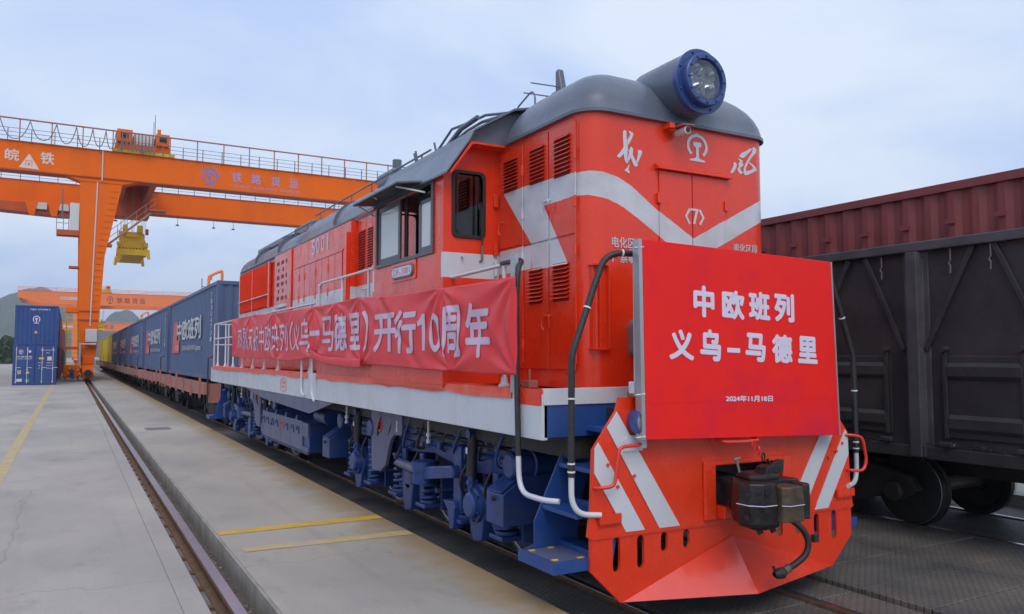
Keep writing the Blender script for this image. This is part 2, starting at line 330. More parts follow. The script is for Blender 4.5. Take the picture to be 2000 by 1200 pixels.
M['panel'] = rubber_panel()

# ------------------------------------------------------------------ mesh builder
class B:
    def __init__(s): s.bm = bmesh.new()
    def hexa(s, p):
        v = [s.bm.verts.new(q) for q in p]
        for f in ((0, 3, 2, 1), (4, 5, 6, 7), (0, 1, 5, 4), (1, 2, 6, 5), (2, 3, 7, 6), (3, 0, 4, 7)):
            s.bm.faces.new([v[i] for i in f])
        return s
    def box(s, x0, x1, y0, y1, z0, z1):
        return s.hexa([(x0, y0, z0), (x1, y0, z0), (x1, y1, z0), (x0, y1, z0), (x0, y0, z1), (x1, y0, z1), (x1, y1, z1), (x0, y1, z1)])
    @staticmethod
    def _p3(ax, a, q):
        return {'x': (a, q[0], q[1]), 'y': (q[0], a, q[1]), 'z': (q[0], q[1], a)}[ax]
    def prism(s, pts, ax, a, b, holes=()):
        loops = [list(pts)] + [list(h) for h in holes]
        flat = [q for l in loops for q in l]
        va = [s.bm.verts.new(s._p3(ax, a, q)) for q in flat]
        vb = [s.bm.verts.new(s._p3(ax, b, q)) for q in flat]
        if holes or len(pts) > 4:
            tris = tessellate_polygon([[Vector((q[0], q[1], 0)) for q in l] for l in loops])
            for t in tris:
                for vs in ([va[i] for i in t], [vb[i] for i in reversed(t)]):
                    try: s.bm.faces.new(vs)
                    except ValueError: pass
        else:
            s.bm.faces.new(va); s.bm.faces.new(vb[::-1])
        k = 0
        for l in loops:
            n = len(l)
            for i in range(n):
                j = (i + 1) % n
                s.bm.faces.new((va[k + i], va[k + j], vb[k + j], vb[k + i]))
            k += n
        return s
    def flat(s, pts3):
        """a single face, n-gon, tessellated"""
        v = [s.bm.verts.new(q) for q in pts3]
        s.bm.faces.new(v); return s
    def cyl(s, p0, p1, r0, r1=None, n=14, cap=True):
        p0, p1 = Vector(p0), Vector(p1); r1 = r0 if r1 is None else r1
        d = (p1 - p0).normalized(); a = d.orthogonal().normalized(); b = d.cross(a)
        c0 = []; c1 = []
        for i in range(n):
            t = 2 * math.pi * i / n; o = a * math.cos(t) + b * math.sin(t)
            c0.append(s.bm.verts.new(p0 + o * r0)); c1.append(s.bm.verts.new(p1 + o * r1))
        for i in range(n):
            j = (i + 1) % n; s.bm.faces.new((c0[i], c0[j], c1[j], c1[i]))
        if cap: s.bm.faces.new(c0[::-1]); s.bm.faces.new(c1)
        return s
    def tube(s, pts, r, n=8, closed=False, fillet=0.0):
        P = [Vector(p) for p in pts]
        if fillet > 0 and len(P) > 2:
            Q = [P[0]]
            for i in range(1, len(P) - 1):
                a, b, c = P[i - 1], P[i], P[i + 1]
                d0 = min(fillet, (a - b).length * .45); d1 = min(fillet, (c - b).length * .45)
                s0 = b + (a - b).normalized() * d0; s1 = b + (c - b).normalized() * d1
                for k in range(5):
                    t = k / 4; Q.append(s0 * (1 - t) ** 2 + b * 2 * t * (1 - t) + s1 * t * t)
            Q.append(P[-1]); P = Q
        rings = []; prev = None
        for i, p in enumerate(P):
            if i == 0: d = P[1] - P[0]
            elif i == len(P) - 1: d = P[-1] - P[-2]
            else: d = (P[i + 1] - P[i - 1])
            d.normalize()
            if prev is None: a = d.orthogonal().normalized()
            else:
                a = prev - d * prev.dot(d)
                a = a.normalized() if a.length > 1e-6 else d.orthogonal().normalized()
            prev = a; b = d.cross(a)
            rings.append([s.bm.verts.new(p + (a * math.cos(2 * math.pi * k / n) + b * math.sin(2 * math.pi * k / n)) * r) for k in range(n)])
        for i in range(len(rings) - 1):
            for k in range(n):
                j = (k + 1) % n; s.bm.faces.new((rings[i][k], rings[i][j], rings[i + 1][j], rings[i + 1][k]))
        s.bm.faces.new(rings[0][::-1]); s.bm.faces.new(rings[-1])
        return s
    def lathe(s, prof, origin, ax='y', n=32):
        """prof: (distance along axis, radius)"""
        o = Vector(origin); A = {'x': Vector((1, 0, 0)), 'y': Vector((0, 1, 0)), 'z': Vector((0, 0, 1))}[ax]
        a = A.orthogonal().normalized(); b = A.cross(a); rings = []
        for d, r in prof:
            if r < 1e-5: rings.append([s.bm.verts.new(o + A * d)])
            else: rings.append([s.bm.verts.new(o + A * d + (a * math.cos(2 * math.pi * k / n) + b * math.sin(2 * math.pi * k / n)) * r) for k in range(n)])
        for q, w in zip(rings, rings[1:]):
            for k in range(n):
                j = (k + 1) % n
                if len(q) == 1 and len(w) == 1: continue
                if len(q) == 1: s.bm.faces.new((q[0], w[j], w[k]))
                elif len(w) == 1: s.bm.faces.new((q[k], q[j], w[0]))
                else: s.bm.faces.new((q[k], q[j], w[j], w[k]))
        return s
    def grid(s, rows, close=False):
        V = [[s.bm.verts.new(p) for p in r] for r in rows]
        for i in range(len(V) - 1):
            m = len(V[i])
            for k in range(m if close else m - 1):
                j = (k + 1) % m; s.bm.faces.new((V[i][k], V[i][j], V[i + 1][j], V[i + 1][k]))
        return V
    def helix(s, c, r, z0, z1, turns, w, n=6, seg=12):
        pts = []
        T = int(turns * seg)
        for i in range(T + 1):
            t = 2 * math.pi * i / seg
            pts.append((c[0] + r * math.cos(t), c[1] + r * math.sin(t), z0 + (z1 - z0) * i / T))
        return s.tube(pts, w, n)
    def mesh(s, name, m, smooth=None, norm=True):
        me = bpy.data.meshes.new(name)
        if norm: bmesh.ops.recalc_face_normals(s.bm, faces=s.bm.faces)
        s.bm.to_mesh(me); s.bm.free()
        if isinstance(m, (list, tuple)):
            for q in m: me.materials.append(M[q] if isinstance(q, str) else q)
        elif m is not None: me.materials.append(M[m] if isinstance(m, str) else m)
        if smooth:
            me.shade_smooth(); me.set_sharp_from_angle(angle=R(smooth))
        return me
    def obj(s, name, m, parent=None, bev=0.0, smooth=None, loc=None, norm=True):
        return link(name, s.mesh(name, m, smooth, norm), parent, bev, loc)

ROOTLOC = {}
def link(name, me, parent=None, bev=0.0, loc=None):
    o = bpy.data.objects.new(name, me); COL.objects.link(o)
    if loc is not None: o.location = loc
    if parent is not None:
        o.parent = parent
        w = ROOTLOC.get(parent.name)
        if w is not None: o.matrix_parent_inverse = Matrix.Translation(w).inverted()
        # the children of a part built in world coordinates
    if bev:
        b = o.modifiers.new('bevel', 'BEVEL'); b.width = bev; b.segments = 2; b.limit_method = 'ANGLE'; b.angle_limit = R(40)
    return o
def thing(name, label, cat, loc=(0, 0, 0), group=None, kind=None):
    o = bpy.data.objects.new(name, None); COL.objects.link(o); o.location = loc
    o.empty_display_size = .3
    if label: o['label'] = label
    if cat: o['category'] = cat
    if group: o['group'] = group
    if kind: o['kind'] = kind
    ROOTLOC[o.name] = Vector(loc)
    return o
def empty_part(name, parent):
    """an Empty part inside a thing whose pieces are built in world coordinates"""
    o = bpy.data.objects.new(name, None); COL.objects.link(o); o.parent = parent
    w = ROOTLOC.get(parent.name, Vector((0, 0, 0)))
    o.matrix_parent_inverse = Matrix.Translation(w).inverted(); o.empty_display_size = .2
    return o
def tag(o, label=None, cat=None, group=None, kind=None):
    if label: o['label'] = label
    if cat: o['category'] = cat
    if group: o['group'] = group
    if kind: o['kind'] = kind
    return o
def copy_tree(o, parent=None):
    c = o.copy(); COL.objects.link(c); c.parent = parent
    for ch in list(o.children): copy_tree(ch, c)
    return c

# ------------------------------------------------------------------ lettering (outlines taken once, then laid on surfaces)
_G = {}
def glyphs(body, bold=0.0):
    key = (body, bold)
    if key not in _G:
        c = bpy.data.curves.new('t', 'FONT'); c.body = body; c.offset = bold; c.resolution_u = 4
        o = bpy.data.objects.new('t', c); COL.objects.link(o); bpy.context.view_layer.update()
        me = bpy.data.meshes.new_from_object(o)
        V = [(v.co.x, v.co.y) for v in me.vertices]; F = [tuple(p.vertices) for p in me.polygons]
        bpy.data.objects.remove(o); bpy.data.meshes.remove(me); bpy.data.curves.remove(c)
        _G[key] = (V, F)
    return _G[key]
def lay_text(b, body, fmap, bold=0.0, nrm=(0, -1, 0), cuts=0):
    """lay the lettering into the unit square mapped by fmap(u, v) -> point; heavier strokes are built from shifted layers"""
    V, F = glyphs(body)
    x0 = min(v[0] for v in V); x1 = max(v[0] for v in V); y0 = min(v[1] for v in V); y1 = max(v[1] for v in V)
    W, H = (x1 - x0) + 2 * bold, (y1 - y0) + 2 * bold
    tb = bmesh.new()
    vs = [tb.verts.new(((v[0] - x0 + bold) / W, (v[1] - y0 + bold) / H, 0)) for v in V]
    for f in F:
        try: tb.faces.new([vs[i] for i in f])
        except ValueError: pass
    for k in range(1, cuts):
        for ax in (0, 1):
            co = [0, 0, 0]; no = [0, 0, 0]; co[ax] = k / cuts; no[ax] = 1
            bmesh.ops.bisect_plane(tb, geom=tb.verts[:] + tb.edges[:] + tb.faces[:], plane_co=co, plane_no=no)
    tb.verts.index_update()
    n = Vector(nrm)
    sh = [(0, 0)] if not bold else [(0, 0), (bold, 0), (-bold, 0), (0, bold), (0, -bold), (bold * .7, bold * .7), (-bold * .7, -bold * .7), (-bold * .7, bold * .7), (bold * .7, -bold * .7)]
    for k, (du, dv) in enumerate(sh):
        nv = [b.bm.verts.new(Vector(fmap(v.co.x + du / W, v.co.y + dv / H)) + n * (.0004 * k)) for v in tb.verts]
        for f in tb.faces:
            try: b.bm.faces.new([nv[v.index] for v in f.verts])
            except ValueError: pass
    tb.free(); return b
def lay_poly(b, pts, fmap):
    tris = tessellate_polygon([[Vector((p[0], p[1], 0)) for p in pts]])
    v = [b.bm.verts.new(fmap(*p)) for p in pts]
    for t in tris:
        try: b.bm.faces.new([v[i] for i in t])
        except ValueError: pass
    return b
def quad_map(p00, p10, p01, p11=None):
    a = Vector(p00); u = Vector(p10) - a; w = Vector(p01) - a
    d = (Vector(p11) - a - u - w) if p11 else Vector((0, 0, 0))
    return lambda s, t: a + u * s + w * t + d * (s * t)
def emblem(b, fmap):
    """railway emblem: an open ring over a rail section, in the unit square"""
    cx, cy, ro, ri = .5, .56, .44, .335
    A0, A1 = -52, 232
    n = 36; outer = []; inner = []
    for i in range(n + 1):
        t = R(A0 + (A1 - A0) * i / n); c, s_ = math.cos(t), math.sin(t)
        k = 1.0
        outer.append((cx + ro * c * k, cy + ro * s_)); inner.append((cx + ri * c, cy + ri * s_))
    V = [(b.bm.verts.new(fmap(*o)), b.bm.verts.new(fmap(*i))) for o, i in zip(outer, inner)]
    for p, q in zip(V, V[1:]): b.bm.faces.new((p[0], q[0], q[1], p[1]))
    lay_poly(b, [(.40, .985), (.455, 1.03), (.545, 1.03), (.60, .985), (.5, .99)], fmap)
    lay_poly(b, [(.33, .66), (.35, .71), (.65, .71), (.67, .66), (.67, .57), (.56, .51), (.56, .16), (.60, .11), (.82, .055), (.82, 0), (.18, 0), (.18, .055), (.40, .11), (.44, .16), (.44, .51), (.33, .57)], fmap)
    return b
# ================================================================== SETTING
GZ = -0.15                      # track level, a little below the concrete apron
def sheet(name, x0, x1, y0, y1, z, m, kind='structure', parent=None):
    o = B().flat([(x0, y0, z), (x1, y0, z), (x1, y1, z), (x0, y1, z)]).obj(name, m, parent)
    if kind: o['kind'] = kind
    return o
sheet('ground', -6000, 6000, -400, 9000, -0.50, 'earth')
road = sheet('road', -70, -14, -30, 900, -0.03, 'asphalt')
verge = sheet('verge', -400, -70, -30, 900, -0.04, 'earth')

def slabs(name, x0, x1, ys, z0, z1, m, xcuts=()):
    root = bpy.data.objects.new(name, None); COL.objects.link(root); root['kind'] = 'structure'
    ROOTLOC[root.name] = Vector((0, 0, 0))
    xs = [x0, *xcuts, x1]
    for xa, xb in zip(xs, xs[1:]):
        for ya, yb in zip(ys, ys[1:]):
            g = .0015
            dz = random.uniform(-.0015, .0015)
            B().box(xa + g, xb - g, ya + g, yb - g, z0, z1 + dz).obj('concrete_slab', m, root, bev=.003 if ya < 30 else 0)
    return root
ys1 = [-3.0, 1.4, 6.75, 12.1, 17.6, 23, 29, 35, 45, 60, 80, 110, 160, 300, 700]
slabs('apron_pavement', -14, 0.98, ys1, -.45, 0, 'concrete', xcuts=(-5.2, 0.80))
slabs('strip_pavement', 1.44, 3.30, [-3.0, 2.1, 8.05, 13.6, 19.2, 25, 31, 42, 60, 90, 150, 300, 700], -.45, 0, 'concrete2')
slabs('far_pavement', 11.45, 40, [-6, 2, 8, 14, 22, 40, 80, 200, 700], -.45, 0, 'concrete')

# crane-rail trench between the two pavements
trench = B().box(.975, 1.445, -3, 700, -.46, -.225).obj('rail_trench', 'gravel'); trench['kind'] = 'structure'
kerb = B()
for i in range(14):
    ya = -3 + i * 5.2
kerb.box(1.412, 1.4385, -3, 700, -.3, -.004)
k = kerb.obj('trench_kerb', 'kerb'); k['kind'] = 'structure'
# rubble along both sides of the crane rail
rb = B()
for i in range(1500):
    y = 3 + 40 * random.random() ** 1.6
    x = random.choice((random.uniform(.99, 1.05), random.uniform(1.29, 1.40)))
    r = random.uniform(.006, .022)
    c = Vector((x, y, -.222 + r * .3))
    p = [c + Vector((random.uniform(-1, 1), random.uniform(-1, 1), random.uniform(-.3, 1))) * r for _ in range(4)]
    v = [rb.bm.verts.new(q) for q in p]
    for f in ((0, 1, 2), (0, 1, 3), (1, 2, 3), (0, 2, 3)): rb.bm.faces.new([v[j] for j in f])
ro = rb.obj('trench_rubble', 'kerb'); ro['kind'] = 'stuff'; ro['label'] = 'loose rubble lying beside the crane rail'; ro['category'] = 'rubble'

def rail(name, x, y0, y1, ztop, label, web=True, h=.17, head=.037, foot=.075):
    r = thing(name, label, 'rail', (x, y0, ztop))
    prof = [(x - foot, ztop - h), (x + foot, ztop - h), (x + foot, ztop - h + .012), (x + .012, ztop - h + .035), (x + .010, ztop - .045), (x + head, ztop - .034), (x + head, ztop - .005),
            (x - head, ztop - .005), (x - head, ztop - .034), (x - .010, ztop - .045), (x - .012, ztop - h + .035), (x - foot, ztop - h + .012)]
    B().prism(prof, 'y', y0, y1).obj('rail_web', 'rail_rust', r)
    B().box(x - head * .86, x + head * .86, y0, y1, ztop - .0055, ztop).obj('rail_head', 'rail_top', r, bev=.002)
    return r
rail('crane_rail', 1.185, -3, 700, -.022, 'heavy crane rail set in the open trench in the concrete', h=.165, head=.05, foot=.075)
B().box(1.055, 1.315, -3, 700, -.224, -.1885).obj('base_plate', 'baseplate', bpy.data.objects['crane_rail'])
rc_ = B().box(0, .05, 0, .09, -.188, -.165).mesh('rail_clip', 'rail_rust')
for i_ in range(60):
    for x_ in (1.06, 1.262): link('rail_clip', rc_, bpy.data.objects['crane_rail'], loc=(x_, 4.0 + i_ * .6, 0))
rail('track_rail', 4.1425, -6, 500, GZ, 'rail under the locomotive wheels nearest the concrete strip')
rail('track_rail', 5.5775, -6, 500, GZ, 'rail under the locomotive on the side of the open wagon')
rail('track_rail', 9.1825, -6, 500, GZ, 'rail of the open wagon track nearest the locomotive')
rail('track_rail', 10.6175, -6, 500, GZ, 'outer rail of the open wagon track beside the far pavement')
# rail splice plate and clips on the crane rail
sheet('track_bed', 3.2, 11.6, -6, 700, GZ - .19, 'gravel')
bed = B().box(3.31, 11.44, -6, 700, GZ - .18, GZ - .12).obj('track_foundation', 'kerb'); bed['kind'] = 'structure'

# rubber crossing panels, each one a piece
cross = bpy.data.objects.new('level_crossing', None); COL.objects.link(cross); cross['kind'] = 'structure'
ROOTLOC[cross.name] = Vector((0, 0, 0))
cols = [(3.33, 4.06, 2.13, -.03), (4.225, 5.495, .66, -.015), (5.66, 6.10, .66, -.01), (6.20, 7.66, .66, 0), (7.675, 9.10, .66, 0), (9.265, 10.535, .66, -.015), (10.70, 11.42, 1.32, -.01)]
for xa, xb, ln, dz in cols:
    me = B().box(xa, xb, .006, ln - .006, -.12, 0).mesh('crossing_panel', 'panel')
    y = 2.7 if ln < 2 else 0.54
    cnt = 0
    while y < (15.5 if ln < 2 else 32):
        if cnt < 46:
            o = link('crossing_panel', me, cross, bev=.008, loc=(0, y, GZ + dz + random.uniform(-.004, .004)))
        y += ln; cnt += 1
    b = B().box(xa, xb, y + .01, 500, GZ - .12, GZ + dz)
    o = b.obj('crossing_surface', 'panel', cross); o['kind'] = 'stuff'

def line(name, pts, z, m, label, group='yellow lines on the concrete'):
    o = B().flat([(x, y, z) for x, y in pts]).obj(name, m); tag(o, label, 'road marking', group, None); return o
line('painted_line', [(-1.03, -3), (-.84, -3), (-.84, 200), (-1.03, 200)], .0035, 'yellowworn', 'long yellow line running beside the crane rail towards the stacked containers')
line('painted_line', [(1.45, 8.95), (3.285, 8.935), (3.285, 9.17), (1.45, 9.135)], .0035, 'yellowline', 'bright yellow line painted across the concrete strip beside the locomotive')
line('painted_line', [(1.55, 8.07), (3.285, 7.99), (3.285, 8.21), (1.55, 8.26)], .0035, 'yellowworn', 'faded worn yellow line across the concrete strip, nearer of the two')
pl = B().box(1.77, 2.36, 22.3, 23.0, -.002, .012).obj('steel_cover', 'iron'); tag(pl, 'small flat steel cover lying on the concrete strip', 'cover')

# low beige wall past the far pavement
fw = thing('boundary_wall', 'low beige boundary wall beyond the open wagon', 'wall', (24, 0, 0))
for i in range(10):
    B().box(24, 24.25, -10 + i * 12.02, -10 + i * 12.02 + 11.98, 0, .85).obj('wall_panel', 'kerb', fw)
B().box(23.95, 24.3, -10, 110, .852, .93).obj('coping', 'concrete', fw)

# hills
def ridge(x, y):
    h = 0
    for cx, cy, rx, ry, a in ((-60, 1700, 112, 420, 126), (-330, 2000, 220, 500, 110), (86, 1700, 60, 380, 88), (-900, 2300, 600, 600, 150), (420, 3100, 420, 500, 70), (1000, 3400, 700, 600, 80)):
        d = ((x - cx) / rx) ** 2 + ((y - cy) / ry) ** 2
        h = max(h, a * max(0, 1 - d) ** .85)
    return h
b = B(); rows = []
for j in range(46):
    y = 1150 + j * 62
    rows.append([(x, y, -1 + ridge(x, y) * (1 + .03 * math.sin(x * .031 + y * .017) + .02 * math.sin(x * .083 - y * .041))) for x in [(-1700 + i * 36) for i in range(96)]] if False else [(x, y, -1 + ridge(x, y) * (1 + .03 * math.sin(x * .05 + y * .017) + .025 * math.sin(x * .13 - y * .041))) for x in [(-700 + i * 9) for i in range(190)]])
b.grid(rows)
M['hillgreen'] = mat('hill_woods', (0.055, 0.075, 0.045), 0.95, var=0.35, vs=0.02, bump=1.0, bs=0.12)
h = b.obj('hill', 'hillgreen', smooth=60); h['kind'] = 'structure'
# dark belt of trees on the left horizon
M['leaf'] = mat('tree_belt_leaves', (0.030, 0.062, 0.022), 0.9, var=0.5, vs=0.3)
b = B()
for i in range(9000):
    x = -12.2 - 120 * random.random() ** 2.6; y = random.uniform(212, 250)
    hmax = 5.2 + .7 * math.sin(x * .9) + .5 * math.sin(x * 2.3 + 1) + random.uniform(-.3, .7)
    z = hmax * random.random() ** .6
    r = random.uniform(.25, .7)
    a = random.uniform(0, 6.28); e = random.uniform(-.6, .6)
    u = Vector((math.cos(a), math.sin(a), e)) * r; w = Vector((-math.sin(a) * e, math.cos(a) * .2, 1)) * r
    c = Vector((x, y, z))
    b.flat([c - u, c + w * .7, c + u, c - w])
o = b.obj('tree_belt', 'leaf', norm=False); tag(o, 'dark green belt of far trees on the left horizon', 'trees', kind='stuff')
# ================================================================== LOCOMOTIVE
XC = 4.86
LOCO = thing('diesel_locomotive', 'orange and white diesel locomotive with grey roof, hung with red banner and sign', 'locomotive', (XC, 4.85, GZ))
HX0, HX1, HY, HR = 3.77, 5.95, 5.40, 0.21
def nose(xa, xb, yf, r, yb, n=8):
    """outline from rear left round the nose to rear right"""
    p = [(xa, yb)]
    for i in range(n + 1):
        t = R(180 + 90 * i / n); p.append((xa + r + r * math.cos(t), yf + r + r * math.sin(t)))
    for i in range(n + 1):
        t = R(270 + 90 * i / n); p.append((xb - r + r * math.cos(t), yf + r + r * math.sin(t)))
    p.append((xb, yb)); return p
B().prism(nose(HX0, HX1, HY, HR, 6.97), 'z', 1.64, 4.035).obj('nose_hood', 'hood', LOCO, smooth=30)
B().box(HX0, HX1, 9.02, 21.0, 1.64, 4.035).obj('engine_hood', 'hood', LOCO, bev=.03)

# --- roof: domed, with a rounded front edge and a drip lip
rows = []
def rr(xa, xb, ya, yb, r, n=6):
    p = []
    for cx, cy, a0 in ((xa + r, ya + r, 180), (xb - r, ya + r, 270), (xb - r, yb - r, 0), (xa + r, yb - r, 90)):
        for i in range(n + 1):
            t = R(a0 + 90 * i / n); p.append((cx + r * math.cos(t), cy + r * math.sin(t)))
    return p
def dome(name, ya, yb, z0=4.02, rise=.47, over=.045):
    lv = [(-over, 0), (-over, .03)]
    for i in range(9):
        t = R(90 * i / 8); lv.append((-over + .012 + (.50 * ((1 - math.cos(t)) * .82 + .18 * i / 8)), .045 + rise * (math.sin(t) * .82 + .18 * i / 8)))
    lv.append((.80, .045 + rise + .012)); lv.append((1.0, .045 + rise + .016))
    b = B(); rws = []
    for d, z in lv:
        rws.append([(x, y, z0 + z) for x, y in rr(HX0 + d, HX1 - d, ya + min(d, .62), yb - min(d, .62), max(.02, HR + .05 - d * .25))])
    V = b.grid(rws, close=True)
    b.bm.faces.new(V[0][::-1]); b.bm.faces.new(V[-1])
    return b.obj(name, 'roof', LOCO, smooth=35)
dome('nose_roof', 5.40, 6.93)
dome('engine_roof', 9.05, 14.93)
dome('radiator_roof', 15.0, 21.0, rise=.38)
# eave line of dark paint
b = B()
for sx in (HX0 - .012, ):
    b.box(sx, sx + .01, 9.1, 21.0, 3.985, 4.02)
b.obj('drip_rail', 'roof', LOCO)
for y in (12.6, 16.6, 18.9):
    b = B(); b.prism([(3.725 + .56 * (1 - math.cos(R(a))) - .012, 4.07 + .472 * math.sin(R(a))) for a in range(0, 91, 10)] + [(4.28, 4.50)], 'y', y, y + .05)
    b.obj('roof_seam', 'roof', LOCO)

# --- headlight
hl = B().lathe([(0, .285), (.0, .285), (.30, .285), (.62, .280), (.86, .20)], (XC - .01, 5.19, 4.37), 'y', 40)
HLO = hl.obj('headlight_housing', 'roof', LOCO, smooth=40)
B().lathe([(.03, .285), (-.03, .295), (-.035, .290), (-.035, .238), (-.10, .235), (-.105, .228), (-.105, .190), (.02, .185)], (XC - .01, 5.19, 4.37), 'y', 40).obj('lamp_rim', 'lampblue', HLO, smooth=30)
B().lathe([(-.085, .190), (-.094, .12), (-.098, .0)], (XC - .01, 5.19, 4.37), 'y', 36).obj('lens_cover', 'clear', HLO, smooth=60)
B().lathe([(-.02, .19), (.10, .18), (.11, 0)], (XC - .01, 5.19, 4.37), 'y', 32).obj('lamp_bowl', 'iron', HLO, smooth=50)
for k in range(4):
    a = R(45 + 90 * k); cx, cz = XC - .01 + .088 * math.cos(a), 4.37 + .088 * math.sin(a)
    B().lathe([(-.045, .090), (-.02, .085), (.03, .066), (.065, .034), (.075, 0)], (cx, 5.19, cz), 'y', 20).obj('reflector', 'lens', HLO, smooth=60)
    B().lathe([(.0, 0), (.0, .012), (.05, .012)], (cx, 5.19, cz), 'y', 10).obj('bulb', 'iron', HLO)
bolt = B().lathe([(-.018, 0), (-.012, .011), (0, .014), (.01, .014)], (0, 0, 0), 'y', 8).mesh('bolt', 'lampblue', 40)
for k in range(8):
    a = R(22.5 + 45 * k)
    link('bolt', bolt, HLO, loc=(XC - .01 + .264 * math.cos(a), 5.155, 4.37 + .264 * math.sin(a)))
for k in range(12):
    a = R(30 * k)
    link('bolt', bolt, HLO, loc=(XC - .01 + .209 * math.cos(a), 5.088, 4.37 + .209 * math.sin(a)))

# --- nose front: camera, hatch, lettering
SC = empty_part('security_camera', LOCO)
B().box(4.60, 4.66, 5.30, 5.41, 3.955, 4.0).obj('bracket', 'orange', SC)
B().prism([(4.66, 3.972), (4.80, 3.984), (4.80, 3.976), (4.66, 3.962)], 'y', 5.20, 5.37).obj('shade', 'deck', SC)
B().lathe([(-.005, .026), (0, .038), (.13, .038), (.14, .0)], (4.735, 5.22, 3.930), 'y', 18).obj('camera_body', 'lightgrey', SC, smooth=40)
B().lathe([(-.014, 0), (-.012, .024), (0, .026)], (4.735, 5.22, 3.930), 'y', 16).obj('camera_lens', 'black', SC, smooth=40)

def yfront(x):
    """distance of the nose surface at a given x"""
    for c, s_ in ((HX0 + HR, -1), (HX1 - HR, 1)):
        d = (x - c) * s_
        if d > 0: return HY + HR - math.sqrt(max(0, HR * HR - d * d))
    return HY
def front(x, z, off=.004): return (x, yfront(x) - off, z)
DONG = [[(4.15,3.877),(4.171,3.891),(4.189,3.885),(4.189,3.827),(4.198,3.794),(4.202,3.745),(4.196,3.644),(4.204,3.607),(4.193,3.597),(4.171,3.612),(4.162,3.64),(4.156,3.68),(4.122,3.643),(4.105,3.637),(4.082,3.647),(4.113,3.683),(4.156,3.739),(4.15,3.817)],[(4.21,3.894),(4.235,3.887),(4.261,3.878),(4.266,3.864),(4.245,3.822),(4.209,3.762),(4.201,3.778),(4.2,3.809),(4.23,3.857)],[(4.208,3.733),(4.223,3.718),(4.229,3.744),(4.239,3.754),(4.26,3.736),(4.257,3.697),(4.254,3.685),(4.313,3.6),(4.305,3.586),(4.286,3.58),(4.266,3.588),(4.233,3.653),(4.209,3.618),(4.198,3.642),(4.214,3.688)],[(4.309,3.725),(4.338,3.737),(4.359,3.727),(4.358,3.706),(4.31,3.614),(4.297,3.629),(4.314,3.701)],[(4.219,3.599),(4.207,3.545),(4.223,3.526),(4.216,3.511),(4.162,3.532),(4.188,3.555)]]
FENG = [[(5.539,3.832),(5.578,3.869),(5.645,3.9),(5.692,3.929),(5.713,3.93),(5.71,3.912),(5.67,3.881),(5.633,3.846),(5.602,3.823),(5.577,3.818)],[(5.718,3.936),(5.739,3.947),(5.768,3.939),(5.778,3.921),(5.764,3.889),(5.721,3.853),(5.689,3.819),(5.657,3.773),(5.63,3.729),(5.625,3.696),(5.671,3.707),(5.718,3.726),(5.723,3.74),(5.703,3.76),(5.668,3.78),(5.681,3.789),(5.724,3.774),(5.765,3.748),(5.779,3.731),(5.764,3.714),(5.712,3.689),(5.639,3.658),(5.613,3.657),(5.596,3.672),(5.597,3.717),(5.621,3.769),(5.664,3.827),(5.706,3.881),(5.723,3.914)],[(5.518,3.814),(5.556,3.804),(5.591,3.793),(5.575,3.771),(5.601,3.759),(5.585,3.738),(5.554,3.723),(5.551,3.704),(5.588,3.679),(5.568,3.663),(5.545,3.661),(5.528,3.679),(5.513,3.692),(5.518,3.712),(5.539,3.735),(5.524,3.753),(5.553,3.779)],[(5.469,3.765),(5.49,3.766),(5.509,3.752),(5.503,3.721),(5.483,3.689),(5.457,3.662),(5.434,3.652),(5.417,3.657),(5.438,3.687),(5.463,3.724)]]
for G in (DONG, FENG):
    b = B()
    for p in G: lay_poly(b, p, front)
    b.obj('painted_character', 'white', LOCO, norm=False)
b = B(); emblem(b, lambda u, v: (4.865 + .29 * u, HY - .004, 3.715 + .255 * v)); b.obj('painted_emblem', 'white', LOCO, norm=False)
# hatch with two leaves
HT = empty_part('nose_hatch', LOCO)
for xa, xb in ((4.545, 4.925), (4.935, 5.335)):
    B().box(xa, xb, HY - .016, HY - .001, 2.60, 3.575).obj('hatch_leaf', 'hood', HT, bev=.004)
B().prism([(HY - .06, 3.60), (HY - .001, 3.64), (HY - .001, 3.585), (HY - .06, 3.585)], 'x', 4.50, 5.40).obj('rain_lip', 'orange', HT)
for z in (3.28, 2.8):
    for x in (4.535, 5.34):
        B().box(x - .02, x + .03, HY - .03, HY - .001, z, z + .09).obj('hinge', 'orange', HT)
b = B()
hexm = lambda u, v: (4.835 + .235 * u, HY - .020, 3.115 + .15 * v)
for p in ([(.30, .92), (.20, 1.0), (.0, .5), (.20, 0), (.28, .08), (.11, .5)], [(.70, .92), (.80, 1.0), (1.0, .5), (.80, 0), (.72, .08), (.89, .5)],
          [(.30, 1.0), (.30, .87), (.55, .87), (.40, .05), (.51, .05), (.68, .9), (.68, 1.0)]):
    lay_poly(b, p, hexm)
b.obj('painted_emblem', 'white', LOCO, norm=False)
for body, x0, x1, z0, z1 in (('电化区段', 4.02, 4.36, 2.85, 2.945), ('严禁攀登', 4.02, 4.36, 2.72, 2.815), ('电化区段', 5.45, 5.76, 2.90, 2.985), ('严禁攀登', 5.45, 5.76, 2.79, 2.875)):
    b = B(); lay_text(b, body, lambda u, v: front(x0 + (x1 - x0) * u, z0 + (z1 - z0) * v), .012)
    b.obj('warning_lettering', 'white', LOCO, norm=False)
# vertical conduit channel on the rounded corner
b = B()
for x, w, d in ((3.83, .02, .05), (3.885, .03, .035), (3.955, .02, .05)):
    yy = yfront(x + w / 2)
    b.box(x, x + w, yy - d, yy + .03, 1.98, 2.68)
b.box(3.815, 3.985, yfront(3.9) - .055, yfront(3.9) + .05, 1.965, 1.985); b.box(3.815, 3.985, yfront(3.9) - .055, yfront(3.9) + .05, 2.68, 2.70)
b.obj('conduit_channel', 'orange', LOCO, bev=.004)
